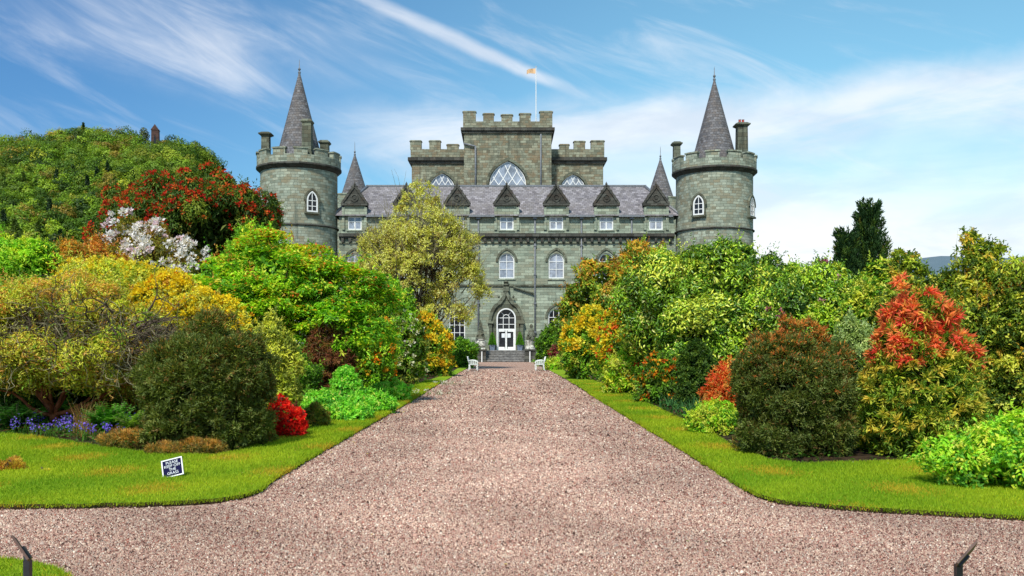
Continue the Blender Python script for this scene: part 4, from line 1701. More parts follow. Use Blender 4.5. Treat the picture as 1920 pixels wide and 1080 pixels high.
    # trunk and limbs
    zt = B[:, 2].max()
    segs = []
    H = B[:, 2].mean()
    tr = trunk if trunk else max(.03, .028 * (B[:, 2] + B[:, 5]).max())
    base = np.array([0, 0, -.05])
    fork = np.array([rng.normal(0, .05), rng.normal(0, .05), min(H * .8, max(.15, H * .35 * forkz))])
    segs += limb(base, fork, tr * 1.5, tr, rng, 3, .05)
    idx = rng.choice(ns, min(limbs, ns), replace=False)
    for i in idx:
        mid = fork * .4 + c[i] * .6 + rng.normal(0, .05, 3)
        segs += limb(fork, mid, tr * .6, tr * .3, rng, 4)
        segs += limb(mid, c[i], tr * .3, tr * .08, rng, 3)
        for q in range(3):
            j = rng.integers(ns)
            if np.linalg.norm(c[j] - mid) < np.linalg.norm(c[i] - fork) * .8:
                segs += limb(mid, c[j], tr * .22, tr * .06, rng, 3)
    tv, tf = tubes(segs)
    link_mesh('trunk' if trunk else 'stems', np_mesh('stems', tv, [tf], smooth=True), M[bark], e)
    if twigs:
        add_twigs(e, B, rng, **twigs)
    if flowers:
        add_flowers(e, c, u, rsub, rng, **flowers)
    return e


def add_flowers(e, c, u, rsub, rng, n=60, r=.07, pal=None, per=16, top=-.2, petal=None, name='flowers', zlo=0.0, zhi=1.0, xlo=-9, xhi=9, push=1.0):
    """round trusses of petals on the outside of the crown"""
    zn = (c[:, 2] - c[:, 2].min()) / (np.ptp(c[:, 2]) + 1e-6)
    ok = np.where((u[:, 2] > top) & (u[:, 1] < .45) & (zn >= zlo) & (zn <= zhi) & (c[:, 0] > xlo) & (c[:, 0] < xhi))[0]
    if len(ok) == 0:
        return
    k = ok[rng.integers(0, len(ok), n)]
    v = norm(rng.normal(0, .7, (n, 3)) + u[k] + np.array([[0, -.45, .35]]))
    ctr = c[k] + v * (rsub[k] * push)[:, None]
    petal = petal or r * 1.0
    m = n * per
    kk = np.repeat(np.arange(n), per)
    w = norm(rng.normal(0, 1, (m, 3)) + v[kk] * .8)
    P0 = ctr[kk] + w * r * rng.uniform(.3, .8, (m, 1))
    D = norm(w + rng.normal(0, .35, (m, 3)))
    N = norm(rng.normal(0, 1, (m, 3)))
    col = pal_pick(pal, n, rng)[kk] * rng.uniform(.8, 1.15, (m, 1))
    if n <= 30:      # few enough to be flower heads of their own
        for q in range(n):
            s_ = slice(q * per, (q + 1) * per)
            a, f, cc = leaf_cards(P0[s_], D[s_], N[s_], petal, petal * .8, col[s_], rng, .2, .1)
            link_mesh('flower_head', np_mesh('flower_head', a, [f], cc), M['petal'], e)
        return
    a, f, cc = leaf_cards(P0, D, N, petal, petal * .8, col, rng, .2, .1)
    link_mesh(name, np_mesh(name, a, [f], cc), M['petal'], e)


def add_twigs(e, B, rng, n=120, length=.8, r=.012, bark='mossy_bark', up=.6, steps=6, wob=.45, k=4, fork=3, cen=None, start=.3, taper=.75):
    """crooked twigs growing out through the crown"""
    A = B[:, 3] * B[:, 4] + B[:, 3] * B[:, 5] + B[:, 4] * B[:, 5]
    ctr = np.array(cen if cen is not None else B[0, :3])
    segs = []
    for i in range(n):
        b = B[rng.choice(len(B), p=A / A.sum())]
        u = norm(rng.normal(0, 1, (1, 3)))[0]
        p = b[:3] + u * b[3:6] * rng.uniform(start, max(start + .02, .9))
        if p[2] < .1:
            continue
        d = (p - ctr)
        d = d / (np.linalg.norm(d) + 1e-6) + rng.normal(0, .35, 3) + np.array([0, -.1, up])
        d /= np.linalg.norm(d)
        L_ = length * rng.uniform(.5, 1.3) / steps
        front = [(p, d, r * rng.uniform(.6, 1.3))]
        for s in range(steps):
            nf = []
            for (p, d, rr_) in front:
                d2 = d + rng.normal(0, wob * .5, 3)
                d2 /= np.linalg.norm(d2)
                q = p + d2 * L_
                segs.append((*p, *q, rr_, rr_ * .82))
                nf.append((q, d2, rr_ * taper))
                if len(front) < fork and rng.random() < .5:
                    d3 = d + rng.normal(0, wob, 3)
                    nf.append((q, d3 / np.linalg.norm(d3), rr_ * .7))
            front = nf[:fork + 2]
    v, f = tubes(segs, k)
    link_mesh('twigs', np_mesh('twigs', v, [f]), M[bark], e)


def env(px0, px1, ptop, pbot, d, depth=.8, seed=0, ns=9, sat=.46, core=.72, top=0.0):
    """lumpy union of ellipsoids filling the given extent; returns x, y and blobs relative to the base"""
    rng = rs(seed + 77)
    X = ((px0 + px1) / 2 - HX) / FPX * d
    w = (px1 - px0) / FPX * d / 2
    zt = EYE + (HY - ptop) / FPX * d
    zb = max(0.0, EYE + (HY - pbot) / FPX * d)
    zc, hz = (zt + zb) / 2, (zt - zb) / 2
    low = zb < .45
    if low:
        zc, hz = zt * .5, zt * .5
    R_ = np.array([w, w * depth, hz])
    bl = [(0, 0, zc, *(R_ * core))]
    for k in range(ns):
        a = 2 * PI * k / ns + rng.uniform(-.3, .3)
        q = rng.uniform(-.6, .75)
        s = sat * rng.uniform(.8, 1.15)
        cr = (1 - q * q) ** .5
        o = np.array([cr * math.cos(a), cr * math.sin(a), q]) * (1 - s) * rng.uniform(.88, 1.08)
        bl.append((o[0] * R_[0], o[1] * R_[1], zc + o[2] * R_[2], *(R_ * s)))
    if low:   # skirts that reach the soil
        for k in range(6):
            a = 2 * PI * k / 6 + rng.uniform(-.2, .2)
            bl.append((.52 * w * math.cos(a), .5 * w * depth * math.sin(a), zt * .22, w * .42, w * .42 * depth, zt * .26))
    t = np.array([rng.uniform(-.25, .25), 0, 1]) * (1 - sat)
    bl.append((t[0] * R_[0], 0, zc + t[2] * R_[2], *(R_ * sat)))
    return X, d, bl


def shrub(name, label, cat, ext, d, pal, pxl=4.2, asp=.4, depth=.8, seed=0, ns=9, sub=.22, **kw):
    """shrub from the extent it covers; leaf length is a real size that grows with the kind"""
    sr = kw.get('sub_r', sub * (ext[1] - ext[0]) / 2 * .9 / FPX * d) * .75 * FPX / d
    X, Y, bl = env(ext[0] + sr, ext[1] - sr, ext[2] + sr * .9, ext[3], d, depth, seed, ns)
    if EYE + (HY - ext[3]) / FPX * d < .45:
        kw.setdefault('lo', -.9)
    L = kw.pop('L', pxl / 907 * d)
    w = (ext[1] - ext[0]) / FPX * d / 2
    return plant(name, label, cat, X, Y, bl, pal, L=L, W=L * asp, sub_r=kw.pop('sub_r', sub * w * .9), seed=seed, **kw)


for s_, lab in ((-1, 'clipped green cone in a blue grey planter left of the castle door'), (1, 'clipped green cone in a blue grey planter right of the castle door')):
    topiary(s_ * 1.42, lab, 5 + s_)
statue(kx(901, 91), 91.2, 'dark carved stone monument with pale lichen and heaped trophy left of the steps', 0, 4)
statue(kx(994, 91), 91.2, 'dark stone pedestal carrying a small seated figure right of the steps', 1, 5)
handrail(kx(902.5, 90.5) + .05, 'white handrail post at the left foot of the castle steps')
handrail(kx(994.5, 90.5) - .05, 'white handrail post at the right foot of the castle steps')

# palettes: (weight, base colour)
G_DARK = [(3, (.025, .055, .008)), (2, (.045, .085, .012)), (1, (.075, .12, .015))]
G_MID = [(3, (.06, .14, .012)), (3, (.10, .21, .015)), (1.5, (.17, .30, .02)), (1, (.03, .07, .01))]
G_LIME = [(3, (.13, .30, .015)), (3, (.22, .42, .02)), (1.5, (.34, .54, .03)), (1, (.06, .15, .012))]
G_YEL = [(3, (.26, .31, .03)), (3, (.38, .40, .05)), (2, (.50, .48, .08)), (1.5, (.14, .17, .025))]
G_OLIVE = [(3, (.10, .13, .02)), (2, (.17, .19, .03)), (1.5, (.05, .07, .012)), (1, (.26, .26, .05))]
YELLOW = [(3, (.75, .48, .02)), (2, (.85, .62, .04)), (1, (.75, .34, .015))]
ORANGE = [(3, (.85, .28, .015)), (2, (.85, .42, .03)), (1, (.75, .16, .02))]
RED = [(3, (.62, .012, .012)), (2, (.75, .03, .02)), (1, (.42, .008, .01))]
ORED = [(3, (.62, .07, .02)), (2, (.72, .16, .03)), (1, (.50, .03, .02))]
BRONZE = [(3, (.12, .04, .02)), (2, (.18, .08, .025)), (2, (.06, .03, .012)), (1, (.10, .11, .02))]
WHITE = [(3, (.78, .70, .72)), (2, (.82, .78, .76)), (1, (.72, .48, .56))]

# ---------------- left side, far to near
shrub('rhododendron', 'huge dome shaped dark green rhododendron covered in red blooms, left of the left tower', 'rhododendron', (188, 530, 322, 520), 42, G_DARK + [(1.2, (.12, .15, .02))], seed=1, pxl=4.6, asp=.3, hang=.7, cov=1.8, ns=14, sub=.13, lo=-.3,
      mat_='leaf', trunk=.2, rough=.22, flowers=dict(n=1150, r=.085, pal=[(3, (.62, .05, .02)), (2, (.70, .16, .03)), (1, (.5, .02, .02))], per=8, top=-.3, petal=.12, push=1.1))
shrub('tree', 'light green leafy tree peeping above the maple, before the left tower', 'tree', (420, 540, 427, 520), 36, G_LIME + G_MID, seed=2, pxl=4, asp=.5, trunk=.12)
shrub('rhododendron', 'tall rhododendron with large white and pale pink blooms, below the red flowered dome', 'rhododendron', (160, 412, 424, 590), 29, [(2, (.09, .10, .02)), (3, (.26, .17, .035)), (2, (.20, .20, .03))], seed=3, pxl=4.4, asp=.3, ns=12,
      gain=1.3, flowers=dict(n=230, r=.12, pal=[(4, (.9, .86, .86)), (1, (.85, .66, .72))], per=24, top=-.3, petal=.10, push=1.4))
shrub('shrub', 'rust and orange leaved shrub beside the white rhododendron, far left', 'shrub', (70, 240, 444, 560), 26, [(3, (.32, .12, .025)), (2, (.40, .20, .03)), (2, (.14, .12, .02)), (1, (.26, .26, .04))], seed=4, pxl=4, asp=.45)
shrub('shrub', 'bright lime green shrub at the far left edge under the wooded hill', 'shrub', (-60, 120, 436, 620), 25, G_LIME + [(2, (.30, .44, .03))], seed=5, pxl=4.2, asp=.4, ns=11)
shrub('azalea', 'broad golden green azalea below the white blooms, left of the maple', 'azalea', (50, 345, 494, 640), 21, G_YEL, seed=6, pxl=4.0, asp=.42, ns=12, flowers=dict(n=500, r=.05, pal=[(3, (.85, .64, .03)), (2, (.88, .74, .06))], per=10, petal=.06, push=1.1))
# maple
X, Y, bl = env(345, 640, 446, 700, 25, .8, 7, 12)
bl += [(1.9, -.2, 2.9, 1.3, 1.1, .8), (2.1, -.6, 1.9, 1.15, 1.0, .9), (-1.6, -.3, 2.5, 1.1, 1.0, .8)]
plant('japanese_maple', 'large spreading bright green maple with orange leaf tips, left of the drive', 'tree', X, Y, bl, G_LIME + [(4, (.07, .19, .012)), (1.5, (.28, .44, .02))], L=.125, W=.058, sub_r=.48, flat=.42, cov=1.9, style='layered', seed=7, trunk=.13, limbs=16,
      tp=1.6, shoots=1.5, sup=.1, tip=(.24, [(2, (.55, .24, .03)), (3, (.56, .40, .06)), (1, (.48, .09, .02))]), hang=.3)
shrub('tree', 'rounded mid green tree behind the flowering shrubs, below the pale blossom tree', 'tree', (672, 778, 520, 640), 45, G_LIME + G_MID, seed=8, pxl=3.8, asp=.5, trunk=.1)
shrub('azalea', 'orange flowered azalea on the left border, beside a white flowering shrub', 'azalea', (628, 745, 568, 752), 31, G_LIME + G_MID, seed=9, pxl=4.0, asp=.42, flowers=dict(n=150, r=.10, pal=ORANGE + [(2, (.85, .5, .03))], per=14, petal=.10, xlo=-.5))
shrub('rhododendron', 'small leaved shrub dotted with cream white flowers, behind the orange azalea', 'rhododendron', (690, 800, 585, 728), 37, G_MID + G_OLIVE, seed=10, pxl=3.8, asp=.42, flowers=dict(n=170, r=.08, pal=[(3, (.70, .70, .45)), (1, (.75, .72, .62))], per=9, petal=.09))
shrub('azalea', 'golden yellow azalea under the pale blossom tree, left of the drive end', 'azalea', (752, 846, 596, 704), 47, G_MID + [(2, (.25, .22, .03))], seed=11, pxl=3.8, asp=.42, flowers=dict(n=620, r=.12, pal=[(3, (.88, .62, .03)), (2, (.9, .74, .05)), (1, (.85, .42, .03))], per=9, petal=.13, push=1.2))
shrub('maple', 'low bronze and dark red leaved maple in front of the green maple', 'shrub', (552, 668, 606, 742), 23.5, BRONZE, seed=12, pxl=4.2, asp=.22, hang=.8, flat=.7, cov=1.7)
shrub('shrub', 'clipped dark green shrub left of the castle steps, behind the left bench', 'shrub', (836, 892, 636, 684), 76, G_MID, seed=13, pxl=3.4, asp=.5)
shrub('shrub', 'low spreading green conifer on the lawn left of the left bench', 'shrub', (842, 888, 664, 690), 67, G_DARK + G_MID, seed=14, pxl=3.4, asp=.3, style='spiky')
# near left
shrub('azalea', 'yellow and orange azalea behind the dark holly bush on the left', 'azalea', (195, 492, 528, 760), 18.2, G_YEL + [(2, (.34, .18, .03)), (2, (.13, .12, .02))], seed=15, pxl=4.4, asp=.4, ns=13, cov=1.9,
      flowers=dict(n=1300, r=.055, pal=[(4, (.88, .66, .02)), (2, (.9, .76, .05)), (.6, (.82, .40, .02))], per=12, petal=.055, zlo=.45, top=-.1, push=1.1))
sp = shrub('shrub', 'old sprawling shrub with mossy tangled twigs at the left edge', 'shrub', (-130, 345, 516, 742), 17.2, [(3, (.28, .29, .03)), (3, (.46, .38, .06)), (2, (.40, .20, .05)), (1.5, (.14, .24, .02))], seed=16, pxl=3.8, asp=.32, ns=17, cov=1.5, lo=-.95, forkz=.5, inner=.08, bark='red_bark', limbs=10, depth=.6, rough=.25, sub=.12,
      twigs=dict(n=260, length=.9, r=.010, up=.1, wob=.8, start=.75))
B_ = []
for a_, b_, rx_, rz_ in ((-40, 655, 130, 70), (90, 650, 120, 75), (215, 655, 110, 70), (290, 640, 60, 60)):
    B_.append(((a_ - HX) / FPX * 16.5 - sp.location.x, -.75, EYE + (HY - b_) / FPX * 16.5, rx_ / FPX * 16.5, .6, rz_ / FPX * 16.5))
add_twigs(sp, np.array(B_), rs(160), n=420, length=.75, r=.011, up=-.1, wob=1.1, start=.2, cen=(0, 0, 1.5), steps=7)
B_ = [(b[0] * 1.0, b[1], b[2] + .15, b[3], b[4], b[5]) for b in B_]
add_twigs(sp, np.array(B_), rs(161), n=120, length=1.1, r=.022, up=.1, wob=.9, start=.1, cen=(0, 0, .6), steps=8, bark='bark')
shrub('shrub', 'yellow olive shrub right of the dark dome bush, above the red azalea', 'shrub', (430, 572, 592, 770), 16.6, G_OLIVE + G_YEL, seed=17, pxl=4.4, asp=.34, cov=1.7)
shrub('holly_bush', 'big dense dark green dome bush left of the drive, behind the lawn sign', 'bush', (266, 508, 592, 860), 13.9, [(3, (.07, .095, .02)), (3, (.10, .135, .03)), (1.4, (.18, .20, .05)), (.5, (.17, .11, .04))], seed=18, pxl=4.2, asp=.3, ns=14, sub=.12, cov=2.4, style='spiky', depth=.85, lo=-.8,
      tp=3.0, shoots=2.6, gain=1.5, tip=(.16, [(2, (.30, .16, .04)), (1, (.22, .20, .05))]))
shrub('azalea', 'low vivid scarlet red azalea at the edge of the left lawn', 'azalea', (486, 572, 752, 832), 15.6, [(2, (.12, .03, .02)), (1, (.10, .16, .02))], seed=19, pxl=3.6, asp=.45, cov=1.4, flowers=dict(n=700, r=.038, pal=[(3, (.94, .03, .02)), (2, (.95, .09, .04)), (1, (.7, .015, .012))], per=11, petal=.058, top=-.8, push=1.15))
shrub('shrub', 'little brown green mounded shrub right of the scarlet azalea', 'shrub', (566, 616, 762, 812), 17.4, G_OLIVE + [(2, (.22, .13, .03))], seed=20, pxl=3.4, asp=.3, style='spiky')
shrub('shrub', 'small brownish shrub between the dark dome bush and the scarlet azalea', 'shrub', (458, 515, 795, 846), 14.6, G_OLIVE + [(2, (.20, .10, .03))], seed=21, pxl=3.4, asp=.3, style='spiky')
# blossom tree, upright with many twigs and small pale leaves
X, Y, bl = env(670, 884, 366, 640, 62, .7, 22, 14, core=.56)
bl += [(1.9, 0, 3.6, 2.0, 1.6, 1.2), (-2.7, 0, 5.4, 1.7, 1.4, 1.9), (2.9, 0, 5.4, 1.7, 1.4, 1.6)]
plant('blossom_tree', 'tall airy tree with pale yellow green young leaves, left of the castle door', 'tree', X, Y, bl, [(3, (.36, .36, .08)), (2, (.50, .49, .14)), (2, (.25, .25, .05)), (1.5, (.18, .14, .05))],
      gain=2.3, L=.15, W=.075, sub_r=.36, cov=.78, inner=.02, style='leafy', seed=22, trunk=.16, limbs=34, rough=.2, bark='bark',
      twigs=dict(n=520, length=2.6, r=.035, bark='mossy_bark', up=.9, wob=.35, cen=(0, 0, 2.2), start=.2))

# ---------------- right side, far to near
shrub('shrub', 'dark green rounded shrub right of the castle steps, behind the right bench', 'shrub', (1006, 1066, 612, 686), 72, G_MID + G_DARK, seed=30, pxl=3.4, asp=.5)
shrub('azalea', 'low crimson and purple azalea right of the right bench', 'azalea', (1030, 1068, 648, 686), 65, [(2, (.16, .03, .04)), (1, (.10, .14, .02))], seed=31, pxl=3.2, asp=.5, flowers=dict(n=120, r=.12, pal=[(3, (.34, .01, .05)), (1, (.50, .02, .02))], per=8, petal=.14))
shrub('shrub', 'small lime yellow shrub in front of the crimson azalea', 'shrub', (1022, 1066, 671, 694), 60, G_YEL + G_LIME, seed=32, pxl=3.2, asp=.5)
X, Y, bl = env(1150, 1250, 452, 730, 48, .9, 33, 10)
X2, Y2, bl2 = env(1064, 1200, 505, 740, 48, .8, 133, 10)
bl += [(b[0] + X2 - X, *b[1:]) for b in bl2]
plant('maple', 'orange tipped green tree right of the door, before the castle wall', 'tree', X, Y, bl, [(3, (.11, .18, .02)), (3, (.18, .25, .03)), (1, (.28, .24, .03)), (2, (.06, .11, .015))], L=.21, W=.10, sub_r=.42, seed=33, trunk=.13, rough=.26, cov=1.7, tp=1.2, tip=(.42, [(3, (.48, .25, .04)), (2, (.44, .32, .05)), (1, (.45, .16, .03))]))
shrub('azalea', 'broad yellow flowered azalea on the right border near the drive end', 'azalea', (1052, 1160, 584, 712), 43, G_MID + [(2, (.24, .24, .03))], seed=35, pxl=4, asp=.42, ns=12, flowers=dict(n=650, r=.12, pal=[(4, (.88, .68, .03)), (2, (.9, .78, .08)), (.6, (.80, .45, .02))], per=11, petal=.13, zlo=.45, push=1.25))
shrub('azalea', 'tall azalea mixing yellow and orange red flowers on the right border', 'azalea', (1124, 1238, 548, 745), 31, G_MID + G_YEL[:2], seed=36, pxl=4.2, asp=.42, ns=12, flowers=dict(n=420, r=.10, pal=[(3, (.86, .66, .03)), (1.6, (.85, .16, .03)), (.8, (.85, .38, .02))], per=10, petal=.10, zlo=.35, push=1.2))
X, Y, bl = env(1192, 1490, 474, 765, 27.5, .8, 37, 16)
bl += [(-1.5, .2, 3.3, 1.1, .9, .75), (1.5, .2, 3.4, 1.1, .9, .7), (.1, .2, 3.6, 1.1, .9, .7)]
plant('rhododendron', 'very large glossy green rhododendron in front of the right tower', 'rhododendron', X, Y, bl, [(3, (.05, .11, .012)), (3, (.10, .19, .015)), (2.5, (.19, .29, .02)), (1.6, (.33, .38, .05)), (.6, (.45, .44, .12))], L=.13, W=.055, sub_r=.40, cov=1.9, seed=37, rough=.2, lo=-.5, trunk=.12, limbs=16, mat_='leaf_glossy')
shrub('rhododendron', 'dense glossy green rhododendron with pinkish spots, below the dark cypress', 'rhododendron', (1420, 1665, 488, 765), 24, [(3, (.05, .11, .012)), (3, (.10, .19, .015)), (2.5, (.20, .29, .02)), (1.5, (.33, .36, .05))], seed=38, pxl=4.4, asp=.42, ns=13, sub=.2, mat_='leaf_glossy', rough=.2, flowers=dict(n=14, r=.10, pal=[(2, (.50, .14, .22)), (1, (.60, .30, .30))], per=12, petal=.10, zlo=.55))
shrub('azalea', 'orange flowered azalea beside the dark gap of the right border', 'azalea', (1196, 1285, 668, 770), 24.5, G_MID + G_DARK, seed=39, pxl=4.0, asp=.4, cov=1.5, flowers=dict(n=60, r=.085, pal=ORANGE, per=16, petal=.08))
shrub('shrub', 'bright orange red leaved shrub left of the right dark dome bush', 'shrub', (1318, 1420, 680, 806), 17.6, [(3, (.50, .055, .015)), (3, (.55, .11, .02)), (1, (.45, .2, .04)), (1, (.26, .14, .03))], seed=40, pxl=4.6, asp=.3, cov=1.5)
shrub('shrub', 'low pale green feathery shrub in front of the orange red shrub', 'shrub', (1286, 1398, 756, 828), 16.2, G_LIME + G_YEL[:2], seed=41, pxl=3.6, asp=.4, rough=.25)
shrub('shrub', 'grey green variegated shrub behind the scarlet tipped pieris', 'shrub', (1540, 1668, 592, 770), 16.5, [(3, (.16, .22, .08)), (2, (.26, .32, .14)), (1, (.10, .14, .04))], seed=42, pxl=3.2, asp=.45)
shrub('hedge_shrub', 'hedge shrub linking the glossy rhododendron and the tall hedge', 'shrub', (1580, 1740, 478, 800), 22, G_YEL[:3] + G_MID, seed=430, pxl=4.4, asp=.45, ns=11, rough=.26, group='tall hedge along the right')
HEDGE = [(3, (.09, .14, .015)), (2.5, (.20, .25, .025)), (2.2, (.42, .42, .06)), (3, (.04, .075, .012)), (1, (.46, .26, .04))]
shrub('hedge_shrub', 'tall yellow green shrub of the right hand hedge, behind the pieris', 'shrub', (1630, 1790, 484, 820), 18.5, HEDGE, seed=43, pxl=4.6, asp=.45, ns=13, rough=.3, sub=.17, twigs=dict(n=60, length=.5, r=.006, up=1.6, wob=.1, start=.95, fork=1), group='tall hedge along the right')
shrub('hedge_shrub', 'tallest hedge shrub with upright bare shoots at the right edge', 'shrub', (1742, 1900, 440, 850), 17, HEDGE, seed=44, pxl=4.8, asp=.45, ns=15, rough=.32, sub=.17, twigs=dict(n=130, length=.62, r=.006, up=2.2, wob=.08, start=.97, fork=1), group='tall hedge along the right')
shrub('hedge_shrub', 'hedge shrub cut by the right edge of the photo', 'shrub', (1850, 2110, 450, 850), 16.5, HEDGE, seed=45, pxl=4.8, asp=.45, ns=13, rough=.3, sub=.14, twigs=dict(n=60, length=.6, r=.006, up=2.2, wob=.08, start=.97, fork=1), group='tall hedge along the right')
shrub('holly_bush', 'big dense dark dome bush with rusty tips right of the drive', 'bush', (1374, 1606, 603, 876), 13.2, [(3, (.07, .095, .02)), (3, (.10, .135, .03)), (1.4, (.18, .20, .06)), (.5, (.17, .11, .04))], seed=46, pxl=4.0, asp=.3, ns=14, sub=.11, cov=2.4, style='spiky', depth=.85,
      tp=4.5, shoots=2.6, gain=1.5, tip=(.5, [(3, (.68, .20, .05)), (1, (.46, .30, .08))]))
# pieris: whorls of narrow leaves, scarlet above, yellow green below
X, Y, bl = env(1632, 1820, 598, 862, 12.9, .8, 47, 12)
PX = lambda p, q: ((p - HX) / FPX * 12.9 - X, EYE + (HY - q) / FPX * 12.9)
a = PX(1692, 552)
bl.append((a[0], -.05, a[1], .10, .10, .09))
a = PX(1720, 600)
bl.append((a[0], -.05, a[1], .32, .3, .26))
pi = plant('pieris_bush', 'tall pieris with flaming scarlet young leaves over yellow green foliage, on the right lawn edge', 'bush', X, Y, bl, [(3, (.08, .15, .015)), (3, (.15, .22, .02)), (1.5, (.34, .36, .04)), (2, (.04, .08, .01))], L=.085, W=.024, sub_r=.11, cov=.75, seed=47, style='spiky', hang=.2, lo=-.8, rough=.22, limbs=14)
# whorls
def whorls(e, pts, dirs, per, L, W, pal, rng, name):
    n = len(pts)
    k = np.repeat(np.arange(n), per)
    a = norm(rng.normal(0, 1, (n * per, 3)))
    D = norm(a + dirs[k] * .7 + np.array([[0, 0, -.15]]))
    P0 = pts[k] + D * L * .12
    col = pal_pick(pal, n, rng)[k] * .5 + pal_pick(pal, n * per, rng) * .5
    v, f, c = leaf_cards(P0, D, norm(rng.normal(0, 1, (n * per, 3)) + dirs[k]), L, W, col * rng.uniform(.75, 1.2, (n * per, 1)), rng, .2, .2)
    link_mesh(name, np_mesh(name, v, [f], c), M['leaf'], e)
rng = rs(470)
cc, uu = sub_centres(bl, 1500, rng, -.3, .35, .16)
cc = cc + uu * .09
zz = (cc[:, 2] - .2) / 2.2
red = (rng.random(len(cc)) < np.clip((zz - .48) * 4, .0, .82)) 
red &= ~((np.abs(cc[:, 0] - .15) < .25) & (zz > .35) & (zz < .55) & (rng.random(len(cc)) < .7))
whorls(pi, cc[red] + uu[red] * .05, uu[red], 22, .11, .027, [(3, (.92, .10, .06)), (2.5, (.93, .26, .08)), (2, (.92, .46, .08))], rng, 'young_leaves')
low = ~red & (rng.random(len(cc)) < .5)
whorls(pi, cc[low] + uu[low] * .04, uu[low], 18, .095, .026, [(3, (.66, .64, .07)), (2, (.85, .62, .08)), (1, (.30, .42, .04))], rng, 'pale_leaves')
shrub('leafy_perennial', 'fresh bright green leafy clump on the right lawn at the right edge', 'plant', (1750, 2060, 782, 940), 10.2, [(3, (.16, .36, .02)), (3, (.27, .48, .03)), (1.5, (.40, .58, .06)), (2, (.06, .18, .015))], seed=48, pxl=0, L=.062, asp=.52, cov=1.6, rough=.36, sub=.15, ns=14, depth=.55, inner=.15)


def cypress(name, label, ext, d, seed):
    X = ((ext[0] + ext[1]) / 2 - HX) / FPX * d
    zt = EYE + (HY - ext[2]) / FPX * d
    wr = (ext[1] - ext[0]) / FPX * d / 2
    e = empty(name, (X, d, 0), 0, label, 'conifer')
    rng = rs(seed)
    n = 300
    t = rng.random(n) ** .9
    a = rng.uniform(0, 2 * PI, n)
    r = wr * 1.15 * (1 - t) ** .72 * rng.uniform(.25, 1.0, n) * (1 + .3 * np.sin(t * 11 + 3 * np.cos(a)))
    z0 = zt * .25
    c = np.column_stack([r * np.cos(a), r * np.sin(a), z0 + (zt - z0) * t * .93])
    per = 60
    k = np.repeat(np.arange(n), per)
    s = rng.random(n * per)
    ln_ = .95 * (1 - .4 * t[k])
    out_ = np.column_stack([np.cos(a[k]), np.sin(a[k]), np.zeros(n * per)])
    P0 = c[k] + np.array([[0, 0, 1.0]]) * (s * ln_)[:, None] + out_ * (.38 * s)[:, None] + rng.normal(0, .06, (n * per, 3)) * (1.3 - s)[:, None]
    D = norm(np.array([[0, 0, 1.0]]) + out_ * .5 + rng.normal(0, .35, (n * per, 3)))
    col = pal_pick([(3, (.035, .085, .025)), (3, (.055, .12, .03)), (1, (.11, .19, .03)), (.6, (.22, .22, .04))], n, rng)[k] * rng.uniform(.7, 1.3, (n * per, 1))
    v, f, cc_ = leaf_cards(P0, D, rng.normal(0, 1, (n * per, 3)), .17, .05, col, rng)
    link_mesh('foliage', np_mesh('foliage', v, [f], cc_), M['leaf'], e)
    segs = limb((0, 0, -.05), (0, 0, zt * .9), .18, .03, rng, 6, .02)
    for i in range(30):
        j = rng.integers(n)
        segs += limb((0, 0, max(.5, c[j, 2] - .8)), c[j], .04, .012, rng, 2)
    v, f = tubes(segs)
    link_mesh('trunk', np_mesh('trunk', v, [f], smooth=True), M['bark'], e)


cypress('cypress', 'tall dark pointed conifer rising above the right border against the clouds', (1592, 1668, 382, 560), 40, 50)
cypress('cypress', 'smaller slim dark conifer at the left foot of the tall one', (1568, 1604, 440, 560), 39, 51)
